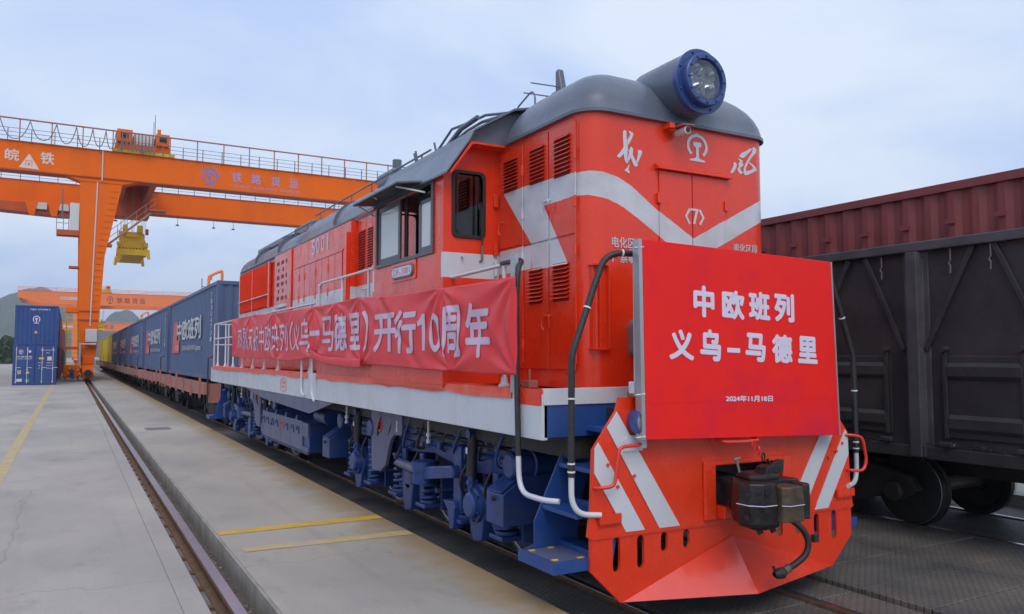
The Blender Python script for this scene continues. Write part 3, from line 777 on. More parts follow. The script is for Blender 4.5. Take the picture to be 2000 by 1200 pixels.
# marker light beside the sign
ML = empty_part('marker_light', LOCO)
pts = rr(4.19, 4.36, 1.90, 2.24, .075, 5)
B().prism(pts, 'y', HY - .075, HY).obj('lamp_case', 'iron', ML, bev=.008)
B().prism(rr(4.205, 4.345, 1.92, 2.22, .065, 5), 'y', HY - .095, HY - .076).obj('lens', 'lens', ML, bev=.01)

# --- louvred doors on the nose side
slat = B().prism([(0, 0), (-.010, -.004), (-.032, -.019), (-.034, -.024), (-.029, -.024), (-.003, -.010)], 'y', 0, .27).mesh('louver', 'hood')
def side_door(ya, yb, z0, z1, lz=None, ly=None, n=9, x=HX0, name='louvre_door'):
    d = B().box(x - .014, x - .001, ya + .006, yb - .006, z0, z1).obj(name, 'hood', LOCO, bev=.004)
    if lz:
        # shallow surround
        for k in range(n):
            o = link('louver', slat, d, loc=(x - .013, ly[0], lz[1] - (lz[1] - lz[0]) * k / n))
            o.scale = (1, (ly[1] - ly[0]) / .27, (lz[1] - lz[0]) / n / .036)
        B().box(x - .0155, x - .0145, ly[0] + .005, ly[1] - .005, lz[0] - .012, lz[1] + .004).obj('louver_shade_backing', 'gap', d)
    return d
def hinge(y, z, x=HX0, h=.10): B().cyl((x - .022, y, z), (x - .022, y, z + h), .016, n=8).obj('hinge', 'hood', LOCO, smooth=40)
def handle(y, z, d=1, x=HX0):
    o = B().cyl((x - .012, y, z), (x - .05, y, z), .012, n=8).tube([(x - .045, y, z), (x - .05, y + .03 * d, z - .02), (x - .05, y + .035 * d, z - .10), (x - .04, y + .01 * d, z - .13)], .006, n=6)
    o.obj('door_handle', 'hood', LOCO, smooth=40)
side_door(6.455, 6.93, 2.99, 3.96, (3.555, 3.865), (6.56, 6.835))
side_door(6.00, 6.445, 2.975, 3.97, (3.54, 3.87), (6.06, 6.33))
side_door(5.565, 5.99, 2.975, 3.97, (3.52, 3.87), (5.635, 5.90))
side_door(6.00, 6.445, 1.80, 2.955, (2.41, 2.73), (6.10, 6.345))
side_door(5.565, 5.99, 1.80, 2.955, (2.41, 2.735), (5.66, 5.93))
side_door(6.455, 6.93, 1.80, 2.975)
for y, z in ((6.03, 3.33), (5.965, 3.33), (6.03, 2.28), (5.965, 2.28), (6.85, 3.25)): handle(y, z, 1 if y > 6 else -1)
for z in (3.62, 3.2, 2.78, 1.95):
    hinge(5.553, z); hinge(6.450, z + .03)
b = B()
for y in (5.548, 6.447): b.tube([(HX0 - .02, y, 1.85), (HX0 - .02, y, 3.95)], .008, n=6)
b.obj('hinge_rod', 'hood', LOCO)
# vertical lock bar low on the door edge
B().tube([(HX0 - .025, 5.56, 2.10), (HX0 - .025, 5.56, 1.80), (HX0 - .025, 5.70, 1.775)], .012, n=6).obj('lock_bar', 'orange', LOCO)

# --- cab
CX0, CX1, CY0, CY1 = 3.15, 6.57, 6.97, 9.02
CAB = empty_part('cab', LOCO)
mirror = lambda p: [(2 * XC - x, z) for x, z in reversed(p)]
half = [(CX0, 1.64), (CX0, 3.72), (3.37, 4.03), (3.42, 4.12)]
prof = half + mirror(half)
win = rr(3.25, 3.60, 3.095, 3.755, .06, 4)
winr = [(2 * XC - x, z) for x, z in win]
def cabpaint():
    m = mat('cab_paint', ORANGE, 0.32, var=0.07, vs=1.3, bump=0.10, bs=6, coat=0.35, dirt=(0.62, 0.10, 0.05), dirt_amt=0.35, ds=0.8)
    t, p, base = hook(m); g = N(t, 'ShaderNodeNewGeometry'); s3 = N(t, 'ShaderNodeSeparateXYZ'); t.links.new(g.outputs['Position'], s3.inputs[0])
    a = N(t, 'ShaderNodeMath', operation='LESS_THAN'); a.inputs[1].default_value = 2.937; t.links.new(s3.outputs[2], a.inputs[0])
    c = N(t, 'ShaderNodeMath', operation='GREATER_THAN'); c.inputs[1].default_value = 2.69; t.links.new(s3.outputs[2], c.inputs[0])
    k = N(t, 'ShaderNodeMath', operation='MULTIPLY'); t.links.new(a.outputs[0], k.inputs[0]); t.links.new(c.outputs[0], k.inputs[1])
    mx = N(t, 'ShaderNodeMixRGB'); t.links.new(k.outputs[0], mx.inputs[0]); t.links.new(base, mx.inputs[1]); mx.inputs[2].default_value = (*WHITE, 1)
    t.links.new(mx.outputs[0], p.inputs['Base Color']); return m
M['cab'] = cabpaint()
B().prism(prof, 'y', CY0, CY0 + .05, holes=(win, winr)).obj('front_wall', 'cab', CAB)
B().prism(prof, 'y', CY1 - .05, CY1 - .002, holes=(rr(3.28, 3.70, 3.05, 3.70, .06, 4),)).obj('rear_wall', 'cab', CAB)
swin = [(7.22, 2.97), (8.86, 2.97), (8.86, 3.68), (7.22, 3.68)]
B().prism([(CY0 + .052, 1.64), (CY1 - .052, 1.64), (CY1 - .052, 3.715), (CY0 + .052, 3.715)], 'x', CX0, CX0 + .05, holes=(swin,)).obj('side_wall', 'orange', CAB)
B().prism([(CY0 + .052, 1.64), (CY1 - .052, 1.64), (CY1 - .052, 3.715), (CY0 + .052, 3.715)], 'x', CX1 - .05, CX1, holes=(swin,)).obj('side_wall', 'orange', CAB)
B().box(CX0 + .052, CX1 - .052, CY0 + .052, CY1 - .052, 2.25, 2.30).obj('cab_floor', 'interior', CAB)
B().prism([(CX0 + .055, 2.31), (CX1 - .055, 2.31), (CX1 - .055, 3.66), (CX0 + .055, 3.66)], 'y', CY1 - .065, CY1 - .053, holes=(rr(3.30, 3.68, 3.07, 3.64, .05, 4),)).obj('rear_lining', 'interior', CAB)
B().prism([(CY0 + .06, 2.31), (CY1 - .07, 2.31), (CY1 - .07, 3.66), (CY0 + .06, 3.66)], 'x', CX1 - .065, CX1 - .053, holes=([(7.24, 2.99), (8.84, 2.99), (8.84, 3.60), (7.24, 3.60)],)).obj('side_lining', 'interior', CAB)
B().box(CX0 + .06, CX1 - .06, CY0 + .06, CY1 - .07, 3.68, 3.70).obj('ceiling_lining', 'interior', CAB)
B().box(CX1 - .03, CX1 - .02, 7.22, 8.86, 2.97, 3.68).obj('pane', 'tinted', CAB)
B().box(3.3, 6.3, CY0 + .06, CY0 + .35, 2.31, 2.95).obj('console', 'interior', CAB, bev=.03)
# roof sheet of the cab: folded grey sheet with an orange soffit at the front
rp = [(3.10, 3.70), (3.345, 4.045), (3.40, 4.15), (3.85, 4.42), (4.3, 4.52), (XC, 4.55)]
rp = rp + [(2 * XC - x, z) for x, z in reversed(rp[:-1])]
lower = [(x, z - .022) for x, z in rp]
B().prism(rp + lower[::-1], 'y', 6.78, 9.16).obj('cab_roof', 'roof', CAB)
sof = [(3.115, 3.69), (3.355, 4.018), (XC, 4.03)]
sof = [(3.13, 3.69), (3.362, 4.015), (3.40, 4.02), (3.78, 4.02), (3.78, 4.00), (3.41, 4.0), (3.375, 3.99), (3.15, 3.68)]
B().prism(sof, 'y', 6.785, CY0 - .002).obj('soffit', 'orange', CAB)
fas = [(3.372, 4.035), (3.42, 4.13), (3.85, 4.395), (4.3, 4.495), (XC, 4.525)]
fas = fas + [(2 * XC - x, z) for x, z in reversed(fas[:-1])]
B().prism(fas, 'y', 6.90, 6.965).obj('roof_fascia', 'roof', CAB)
# front windows
for W, nm in ((win, 0), (winr, 1)):
    cx = sum(p[0] for p in W) / len(W); cz = sum(p[1] for p in W) / len(W)
    inner = [(cx + (p[0] - cx) * .88, cz + (p[1] - cz) * .93) for p in W]
    outer = [(cx + (p[0] - cx) * 1.07, cz + (p[1] - cz) * 1.035) for p in W]
    wf = B().prism(outer, 'y', CY0 - .018, CY0 - .002, holes=(inner,)).obj('window_seal', 'black', CAB, bev=.004)
    B().prism([(cx + (p[0] - cx) * .99, cz + (p[1] - cz) * .99) for p in W], 'y', CY0 + .012, CY0 + .02).obj('pane', 'tinted', CAB)
B().tube([(3.565, CY0 - .03, 3.02), (3.57, CY0 - .03, 3.40)], .008, n=6).tube([(3.555, CY0 - .028, 3.12), (3.555, CY0 - .028, 3.46)], .006, n=6).obj('wiper', 'black', CAB)
B().tube([(3.565, CY0 - .03, 3.02), (3.57, CY0 - .02, 2.88), (3.55, CY0 - .005, 2.86)], .012, n=6).obj('wiper_arm', 'iron', CAB)
for z in (3.42, 2.93):
    B().box(3.70, 3.745, CY0 - .035, CY0 - .003, z, z + .13).obj('door_hinge', 'orange', CAB, bev=.005)
B().cyl((3.35, CY0 - .003, 2.90), (3.35, CY0 - .05, 2.90), .012, n=8).obj('knob', 'lightgrey', CAB)
B().cyl((3.72, CY0 - .03, 2.72), (3.72, CY0 - .03, 2.88), .015, n=8).obj('bracket', 'white', CAB)
# side window: fixed frame, two panes, open gap between
SW = empty_part('side_window', CAB)
fr = [(7.19, 2.945), (8.89, 2.945), (8.89, 3.705), (7.19, 3.705)]
B().prism(fr, 'x', CX0 - .02, CX0 - .002, holes=([(7.235, 2.985), (8.845, 2.985), (8.845, 3.665), (7.235, 3.665)],)).obj('outer_frame', 'frame', SW, bev=.004)
def sash(ya, yb, m, x, fw=.05):
    B().prism([(ya, 2.99), (yb, 2.99), (yb, 3.66), (ya, 3.66)], 'x', x, x + .025, holes=([(ya + fw, 2.99 + fw), (yb - fw, 2.99 + fw), (yb - fw, 3.66 - fw), (ya + fw, 3.66 - fw)],)).obj('sash', 'frame', SW, bev=.004)
    B().box(x + .010, x + .016, ya + fw - .004, yb - fw + .004, 2.99 + fw - .004, 3.66 - fw + .004).obj('pane', m, SW)
sash(8.14, 8.84, 'frost', CX0 + .002, .06)
sash(7.24, 7.60, 'frost', CX0 + .002, .055)
B().box(CX0 + .002, CX0 + .02, 7.24, 7.60, 3.50, 3.66).obj('pane', 'tinted', SW)
B().box(CX0 + .055, CX0 + .075, 8.06, 8.14, 2.96, 3.68).obj('mullion', 'black', CAB)
# seat and headrest seen through the gap
ST = empty_part('driver_seat', CAB)
B().lathe([(0, .0), (0, .20), (.08, .22), (.35, .21), (.48, .15), (.52, 0)], (3.55, 7.75, 2.62), 'z', 16).obj('backrest', 'seat', ST, smooth=60)
B().box(3.35, 3.8, 7.45, 7.95, 2.5, 2.62).obj('seat_cushion', 'seat', ST, bev=.04)
# inside frame bar and rear grab
B().box(3.28, 3.30, CY1 - .07, CY1 - .055, 3.35, 3.39).obj('window_bar', 'black', CAB)
# sun visor over the side window
V_ = empty_part('sun_visor', CAB)
B().hexa([(2.86, 7.50, 3.690), (3.135, 7.42, 3.715), (3.135, 8.93, 3.715), (2.86, 8.93, 3.690), (2.86, 7.50, 3.705), (3.135, 7.42, 3.73), (3.135, 8.93, 3.73), (2.86, 8.93, 3.705)]).obj('visor_sheet', 'roof', V_)
B().hexa([(2.862, 7.502, 3.682), (3.133, 7.422, 3.707), (3.133, 8.928, 3.707), (2.862, 8.928, 3.682), (2.862, 7.502, 3.689), (3.133, 7.422, 3.714), (3.133, 8.928, 3.714), (2.862, 8.928, 3.689)]).obj('visor_dark_underside', 'black', V_)  # black sheet added to darken the visor's underside, shade put in as colour
B().tube([(2.90, 7.62, 3.68), (3.14, 7.40, 3.60)], .010, n=6).tube([(2.90, 8.85, 3.68), (3.14, 8.98, 3.60)], .010, n=6).obj('visor_stay', 'lightgrey', V_)
B().tube([(2.90, 8.30, 3.685), (2.905, 8.22, 3.65)], .006, n=6).obj('visor_hook', 'lightgrey', V_)
# number plate
NP = empty_part('number_plate', CAB)
npo = rr(7.70, 8.30, 2.765, 2.905, .065, 5)
B().prism(rr(7.64, 8.36, 2.735, 2.94, .02, 3), 'x', CX0 - .012, CX0 - .001).obj('backing', 'orange', NP)
B().prism(npo, 'x', CX0 - .03, CX0 - .012).obj('plate_rim', 'iron', NP, bev=.004)
B().prism(rr(7.72, 8.28, 2.785, 2.885, .048, 5), 'x', CX0 - .034, CX0 - .030).obj('plate_face', 'signtext', NP)
b = B()
def sidemap(x, ya, yb, z0, z1):      # text reads from high y to low y on the left side
    return lambda u, v: (x, yb + (ya - yb) * u, z0 + (z1 - z0) * v)
lay_text(b, 'DF', sidemap(CX0 - .036, 8.07, 8.23, 2.80, 2.87), .0, (-1, 0, 0))
lay_text(b, '7C', sidemap(CX0 - .036, 8.0, 8.06, 2.798, 2.83), .0, (-1, 0, 0))
lay_text(b, '5001', sidemap(CX0 - .036, 7.75, 7.98, 2.80, 2.87), .0, (-1, 0, 0))
b.obj('plate_lettering', 'redtext', NP, norm=False)

# --- rear hood side: louvre doors behind the cab, raised 5001 panel, grille, radiator shutters
side_door(11.05, 11.48, 2.72, 3.90, (3.22, 3.79), (11.10, 11.42), n=15)
side_door(10.66, 11.04, 2.72, 3.90, (3.22, 3.79), (10.70, 11.0), n=15)
for y in (11.09, 11.0): handle(y, 2.90, 1)
RP = B().box(3.665, HX0 - .001, 11.50, 15.05, 1.66, 3.975).obj('raised_side_panel', 'hood', LOCO, bev=.006)
n = 8
for i in range(n):
    ya = 11.90 + (14.90 - 11.90) * i / n; yb = 11.90 + (14.90 - 11.90) * (i + 1) / n
    B().box(3.653, 3.6645, ya + .012, yb - .012, 2.20, 3.545).obj('engine_door', 'hood', RP, bev=.003)
B().box(3.648, 3.664, 11.86, 14.94, 3.555, 3.585).obj('door_lintel', 'orange', RP)
for i in (2, 4, 6, 7):
    yy = 11.90 + 3.0 * i / n
    for zh in (2.9, 3.3): B().cyl((3.650, yy, zh), (3.650, yy, zh + .12), .014, n=6).obj('hinge', 'orange', RP)
for k_, dg in enumerate('5001'):
    ya_ = 13.50 - k_ * .295; w_ = .20 if dg != '1' else .07
    b = B(); lay_text(b, dg, sidemap(3.662, ya_ + (.20 - w_) / 2, ya_ + (.20 + w_) / 2, 3.675, 3.945), .012, (-1, 0, 0)); b.obj('running_digit', 'signtext', RP, norm=False)
B().box(3.60, 3.664, 11.52, 11.62, 2.45, 3.80).obj('edge_post', 'orange', RP, bev=.005)
# red wire antenna frame beside the louvres
B().tube([(3.70, 10.5, 4.0), (3.70, 10.5, 4.0), (3.62, 11.2, 3.93), (3.62, 11.2, 3.86)], .01, n=6).obj('wire_bracket', 'orange', LOCO)
GP = B().box(3.70, HX0 - .001, 15.45, 16.75, 2.90, 4.0).obj('grille_panel', 'hood', LOCO, bev=.004)
slot = B().box(-.003, 0, 0, .075, 0, .075).mesh('grille_hole', 'dark')
for r_ in range(6):
    for c_ in range(3):
        for k in range(2 if r_ % 3 != 1 else 1):
            link('grille_hole', slot, GP, loc=(3.699, 15.58 + c_ * .38 + k * .12, 3.05 + r_ * .145))
B().box(3.64, HX0 - .001, 15.10, 15.42, 2.75, 3.97).obj('door_post', 'orange', LOCO, bev=.006)
RS = B().box(3.735, HX0 - .001, 17.35, 20.85, 2.99, 3.95).obj('radiator_shutter', 'orangematte', LOCO, bev=.004)
n = 26
sl = B().prism([(0, 0), (-.035, .012), (-.005, .118), (0, .118)], 'z', 0, .94).mesh('shutter_slat', 'orangematte')
for i in range(n): link('shutter_slat', sl, RS, loc=(3.734, 17.42 + i * 3.36 / n, 3.0))
B().box(3.70, 3.7335, 17.30, 17.41, 2.97, 3.97).obj('shutter_post', 'orange', RS)
B().box(3.70, 3.7335, 19.08, 19.14, 2.97, 3.97).obj('shutter_post', 'orange', RS)
B().tube([(3.70, 17.4, 3.25), (3.70, 20.8, 3.25)], .014, n=6).obj('shutter_bar', 'white', RS)
B().box(3.745, HX0 - .001, 20.89, 20.99, 1.9, 3.95).obj('corner_strip', 'white', LOCO)
b = B()
for i in range(24): b.box(3.79, 3.81, 20.98, 21.02, 2.7 + i * .05, 2.73 + i * .05)
b.obj('end_louvers', 'white', LOCO)

# --- roof fittings
B().cyl((4.55, 11.9, 4.45), (4.55, 11.9, 5.10), .075, n=16).obj('exhaust_stack', 'roof', LOCO, smooth=40)
for sx in (4.02,):
    RL = empty_part('roof_rail', LOCO)
    B().tube([(sx, 9.3, 4.60), (sx, 14.8, 4.60)], .014, n=6).tube([(sx, 15.2, 4.52), (sx, 17.5, 4.52)], .014, n=6).obj('rail_bar', 'roof', RL)
    for y in (9.6, 10.6, 11.6, 12.6, 13.6, 14.5, 15.4, 16.4, 17.3):
        B().tube([(sx, y, 4.40), (sx, y, 4.60 if y < 15 else 4.52)], .012, n=6).obj('rail_post', 'roof', RL)
B().box(4.15, 5.5, 15.6, 17.0, 4.46, 4.66).obj('roof_hatch', 'roof', LOCO, bev=.03)
B().box(4.05, 5.6, 17.4, 20.3, 4.44, 4.58).obj('fan_cover', 'roof', LOCO, bev=.03)
B().box(4.1, 4.7, 10.9, 11.6, 4.5, 4.72).obj('silencer_box', 'roof', LOCO, bev=.03)
b = B()
b.tube([(4.10, 9.0, 4.55), (4.05, 8.3, 4.60), (4.0, 7.8, 4.57), (4.05, 7.2, 4.52)], .018, n=6)
b.tube([(3.95, 8.9, 4.50), (3.95, 8.5, 4.66), (4.0, 8.0, 4.64), (4.02, 7.75, 4.64), (4.1, 7.4, 4.58), (4.3, 7.0, 4.57)], .016, n=6)
b.tube([(3.90, 8.5, 4.45), (3.88, 8.1, 4.55), (3.95, 7.8, 4.62)], .03, n=8)
b.obj('roof_pipes', 'roof', LOCO, smooth=50)
for y, x in ((9.5, 3.95), (9.62, 3.98), (9.0, 4.0)):
    B().tube([(x, y, 4.35), (x - .05, y + .03, 4.62)], .014, n=6).obj('roof_stub', 'roof', LOCO)
B().tube([(4.3, 7.52, 4.5), (4.3, 7.52, 4.70), (4.3, 7.20, 4.80), (4.3, 7.13, 4.74), (4.3, 7.13, 4.5)], .010, n=6, fillet=.05).obj('roof_pipe_loop', 'roof', LOCO)
for y in (7.10, 6.92):
    B().lathe([(0, .09), (.05, .085), (.09, .05), (.10, 0)], (4.35, y, 4.53), 'z', 16).obj('roof_vent', 'roof', LOCO, smooth=50)
HN = empty_part('roof_antenna', LOCO)
B().prism([(7.36, 4.5), (7.64, 4.5), (7.62, 4.90), (7.56, 4.96), (7.38, 4.96)], 'x', 4.78, 4.94).obj('mast_base', 'roof', HN, bev=.01)
B().prism([(7.40, 4.95), (7.54, 4.95), (7.54, 5.22), (7.48, 5.24)], 'x', 4.82, 4.90).obj('mast_fin', 'roof', HN, bev=.015)
for z, y in ((5.02, 7.46), (4.95, 7.62)):
    B().tube([(4.50, y + .10, z + .02), (5.15, y - .05, z - .01)], .008, n=5).obj('rod', 'iron', HN)

# --- underframe
B().box(3.205, 6.515, 5.22, 21.52, 1.585, 1.625).obj('deck', 'deck', LOCO)
B().box(4.0, 5.72, 4.875, 5.218, 1.585, 1.625).obj('front_step_plate', 'deck', LOCO)
for x0, x1 in ((3.19, 3.24), (6.48, 6.53)):
    B().box(x0, x1, 5.19, 21.55, 1.265, 1.62).obj('side_sill', 'white', LOCO, bev=.006)
    B().prism([(10.75, 1.262), (17.0, 1.262), (15.3, 1.12), (12.0, 1.04)], 'x', x0 + .012, x1 - .012).obj('sill_belly', 'bluegrey', LOCO)
B().box(3.50, 6.22, 5.25, 21.4, 1.10, 1.58).obj('underframe', 'dark', LOCO)
b = B(); hx_ = [(13.42, 1.50), (13.62, 1.545), (13.82, 1.50), (13.82, 1.35), (13.62, 1.305), (13.42, 1.35)]
for p, q in zip(hx_, hx_[1:] + hx_[:1]):
    d_ = Vector((0, q[0] - p[0], q[1] - p[1])).normalized() * .0; b.tube([(3.1885, *p), (3.1885, *q)], .006, n=4)
b.obj('hexagon_stamp', 'redtext', LOCO)
b = B(); lay_text(b, '铁路', sidemap(3.187, 13.5, 13.74, 1.44, 1.49), 0, (-1, 0, 0)); lay_text(b, '1997', sidemap(3.187, 13.5, 13.74, 1.37, 1.41), 0, (-1, 0, 0)); b.obj('stamp_lettering', 'redtext', LOCO, norm=False)
# worn orange lip along the deck edge
b = B(); y = 5.66; seg = []
while y < 21.5:
    e = min(21.54, y + .32); dz = random.uniform(-.016, .012)
    seg.append((y, dz)); y = e
for (ya, d0), (yb, d1) in zip(seg, seg[1:]):
    low0, low1 = 1.575 + d0, 1.575 + d1
    b.hexa([(3.176, ya, low0), (3.232, ya, low0), (3.232, yb, low1), (3.176, yb, low1), (3.182, ya, 1.652), (3.26, ya, 1.665), (3.26, yb, 1.665), (3.182, yb, 1.652)])
b.obj('deck_lip', 'lip', LOCO)
B().box(3.178, 3.2, 5.20, 5.60, 1.53, 1.66).obj('lip_patch', 'orange', LOCO)
# raised side box beside the cab
B().box(3.20, HX0 - .002, 9.03, 11.62, 1.63, 2.0).obj('side_locker', 'orange', LOCO, bev=.008)
B().box(3.16, 3.2, 7.0, 9.02, 1.60, 1.66).obj('cab_foot', 'lip', LOCO)
# front fascia and blue panel
B().box(3.20, 4.07, 5.175, 5.215, 1.535, 1.665).obj('deck_fascia', 'white', LOCO, bev=.004)
B().box(5.65, 6.52, 5.175, 5.215, 1.535, 1.665).obj('deck_fascia', 'white', LOCO, bev=.004)
B().box(3.21, 3.98, 5.19, 5.21, 1.285, 1.533).obj('step_panel', 'stepblue', LOCO)
B().box(5.74, 6.51, 5.19, 5.21, 1.285, 1.533).obj('step_panel', 'stepblue', LOCO)
B().box(3.96, 4.10, 4.875, 5.17, 1.40, 1.58).obj('fascia_bracket', 'white', LOCO, bev=.01)
B().box(3.18, 3.192, 5.19, 5.66, 1.27, 1.53).obj('sill_end', 'white', LOCO)
# toolbox block on deck
CH = empty_part('wheel_chock', LOCO)
B().box(3.56, 3.66, 6.02, 6.16, 1.63, 1.70).obj('block', 'wagonred', CH, bev=.01)
B().cyl((3.61, 6.09, 1.70), (3.61, 6.09, 1.80), .012, n=8).obj('peg', 'wagonred', CH)

# --- corner stairs
def stairs(flipx=False, flipy=False):
    fx = (lambda x: 2 * XC - x - .18) if flipx else (lambda x: x)
    fy = (lambda y: 26.4 - y) if flipy else (lambda y: y)
    def bx(b, x0, x1, y0, y1, z0, z1):
        a, c = sorted((fx(x0), fx(x1))); d, e = sorted((fy(y0), fy(y1))); b.box(a, c, d, e, z0, z1); return b
    S = empty_part('corner_stairs', LOCO)
    st = [(3.545, 1.24), (3.235, .616), (3.235, .44), (3.11, .40), (3.11, .33), (3.60, .33), (3.80, 1.24)]
    st2 = [(3.62, 1.45), (3.44, 1.20), (3.42, .60), (3.42, .33), (3.62, .33), (3.80, 1.24)]
    for y, q_ in ((5.385, st), (4.885, st2)):
        a, c = sorted((fy(y), fy(y + .012)))
        B().prism([(fx(x), z) for x, z in q_], 'y', a, c).obj('stringer', 'stepblue', S)
    bx(B(), 3.80, 3.83, 4.90, 5.383, .45, 1.50).obj('back_plate', 'dark', S)
    for z, xa in ((1.36, 3.60), (1.06, 3.46), (.74, 3.305)):
        t = bx(B(), xa, xa + .24, 4.90, 5.383, z - .035, z).obj('tread', 'stepblue', S, bev=.004)
        bx(B(), xa + .232, xa + .244, 4.90, 5.383, z + .001, z + .05).obj('toe_board', 'stepblue', t)
    pf = bx(B(), 3.11, 3.48, 4.90, 5.40, .385, .40).obj('bottom_tread', 'stepblue', S)
    bx(B(), 3.095, 3.112, 4.885, 5.40, .33, .42).obj('tread_edge', 'stepblue', pf); bx(B(), 3.113, 3.42, 4.884, 4.898, .33, .42).obj('tread_edge', 'stepblue', pf)
    bx(B(), 3.13, 3.46, 4.915, 5.37, .4005, .406).obj('tread_mat', 'bluegrey', pf)
    for x, y in ((3.15, 5.31), (3.15, 4.98), (3.36, 4.95), (3.33, 5.32)):
        bx(B(), x, x + .05, y, y + .03, .4065, .411).obj('bolt_mark', 'warn', pf)
    bx(B(), 3.46, 3.60, 4.90, 5.38, .33, .45).obj('back_board', 'stepblue', S)
    return S
stairs(); stairs(flipx=True); stairs(flipy=True); stairs(True, True)

# --- front buffer plate, plough
PY = 4.85
Pt = [(3.675, 1.60), (3.645, 1.50), (3.424, 1.214), (3.405, .80), (3.375, .575), (6.345, .545), (6.315, .80), (6.296, 1.214), (6.06, 1.50), (6.03, 1.60)]
pocket = [(4.625, .60), (5.40, .60), (5.40, 1.02), (4.625, 1.02)]
FP = B().prism(Pt, 'y', PY, PY + .03, holes=(pocket,)).obj('buffer_plate', 'orange', LOCO)
B().prism([(3.375, .575), (3.40, .555), (6.32, .525), (6.345, .545), (6.3, .60), (3.42, .63)], 'y', PY - .008, PY - .001).obj('plate_lip', 'orange', FP)
for p in ([(3.429,1.043),(3.433,1.225),(3.468,1.27),(3.902,0.581),(3.721,0.583)], [(3.549,1.375),(3.642,1.494),(4.254,0.576),(4.045,0.579)],):
    B().prism(p, 'y', PY - .010, PY - .0085 + .006).obj('white_stripe', 'white', FP)
    B().prism([(2 * XC - x, z - .03) for x, z in p], 'y', PY - .010, PY - .0085 + .006).obj('white_stripe', 'white', FP)
# coupler pocket surround
pk = B()
pk.prism([(4.50, .585), (5.52, .585), (5.52, 1.06), (4.50, 1.06)], 'y', PY - .035, PY - .002, holes=(pocket,))
pk.obj('coupler_pocket', 'orange', FP, bev=.012)
B().box(4.63, 4.80, PY - .12, PY + .2, .60, .70).obj('carrier_block', 'orange', FP, bev=.01)
B().box(4.88, 5.05, PY - .10, PY + .2, .60, .68).obj('carrier_block', 'orange', FP, bev=.01)
B().box(4.45, 5.6, PY + .35, PY + .40, .5, 1.2).obj('pocket_back', 'dark', FP)
# plough with slots
def slotp(x, z0, z1, w=.034):
    p = []
    for i in range(7): t = R(180 * i / 6); p.append((x + w * math.cos(t), z1 - w + w * math.sin(t)))
    for i in range(7): t = R(180 + 180 * i / 6); p.append((x + w * math.cos(t), z0 + w + w * math.sin(t)))
    return p
sl_ = [(3.637, .292, .552), (3.868, .293, .542), (4.103, .389, .540), (4.33, .39, .536)]
holes = [slotp(*q) for q in sl_] + [slotp(2 * XC - x, a - .03, c - .03) for x, a, c in sl_]
PW = B().prism([(3.40, .573), (3.40, .32), (3.67, .06), (6.05, .03), (6.32, .28), (6.32, .555)], 'y', PY + .004, PY + .03, holes=holes).obj('plough_plate', 'orange', LOCO)
B().hexa([(3.685, PY + .003, .058), (XC - .02, 4.60, .018), (XC - .02, 4.62, .03), (3.685, PY + .0035, .07), (XC - .06, PY + .002, .430), (XC - .05, PY - .003, .428), (XC - .05, PY + .002, .432), (XC - .06, PY + .0025, .434)]).obj('plough_blade', 'orange', PW)
bw = B()
v = [bw.bm.verts.new(p) for p in ((3.685, PY + .002, .06), (XC - .02, 4.60, .02), (6.03, PY + .002, .03), (XC - .05, PY + .002, .43))]
for f in ((0, 1, 3), (1, 2, 3)): bw.bm.faces.new([v[i] for i in f])
bpy.data.objects.remove(bpy.data.objects['plough_blade'])
o = bw.obj('plough_blade', 'blade', PW); sm = o.modifiers.new('t', 'SOLIDIFY'); sm.thickness = .012
# number-lamp on plate beside the sign
LL = empty_part('lower_lamp', LOCO)
B().lathe([(-.13, .095), (-.125, .11), (-.06, .112), (0, .10)], (3.84, PY, 1.415), 'y', 24).obj('lamp_case', 'lampblue', LL, smooth=40)
B().lathe([(-.118, .092), (-.126, .05), (-.128, 0)], (3.84, PY, 1.415), 'y', 24).obj('lens', 'lens', LL, smooth=60)
LL = empty_part('lower_lamp', LOCO)
B().lathe([(-.13, .095), (-.125, .11), (-.06, .112), (0, .10)], (5.88, PY, 1.415), 'y', 24).obj('lamp_case', 'lampblue', LL, smooth=40)
B().lathe([(-.118, .092), (-.126, .05), (-.128, 0)], (5.88, PY, 1.415), 'y', 24).obj('lens', 'lens', LL, smooth=60)
# red grab irons, bolts
for s_ in (0, 1):
    f = (lambda p: p) if not s_ else (lambda p: (2 * XC - p[0] , p[1], p[2]))
    off = .0 if not s_ else .0
    if not s_:
        pts = [(3.86, PY - .01, 1.243), (3.80, 4.76, 1.243), (3.60, 4.76, 1.236), (3.565, 4.76, 1.0), (3.545, 4.76, .95), (3.45, 4.80, .938), (3.43, PY, .938)]
    else:
        pts = [(6.25, PY, 1.19), (6.30, 4.80, 1.19), (6.40, 4.77, 1.17), (6.45, 4.77, .95), (6.40, 4.77, .86), (6.28, 4.80, .87), (6.27, PY, .87)]
    B().tube(pts, .014, n=8, fillet=.05).obj('grab_iron', 'redpaint', LOCO, smooth=50)
for x, z in ((3.62, 1.0), (3.64, .93), (3.55, 1.10), (3.80, 1.0), (3.50, .72), (3.58, .72), (3.54, .67), (6.12, 1.05), (6.2, 1.12), (6.2, .70), (6.14, .70), (6.02, 1.0)):
    B().cyl((x, PY + .001, z), (x, PY - .022, z), .014, n=6).obj('plate_bolt', 'orange', LOCO)
B().box(3.46, 3.66, PY - .035, PY - .012, .665, .735).obj('rail_foot', 'orange', LOCO)
B().box(6.10, 6.33, PY - .035, PY - .012, .635, .705).obj('rail_foot', 'orange', LOCO)
B().prism([(3.70, 1.19), (3.88, 1.19), (3.88, 1.31), (3.74, 1.31), (3.70, 1.27)], 'y', PY - .02, PY - .012).obj('paint_patch', 'white', LOCO)
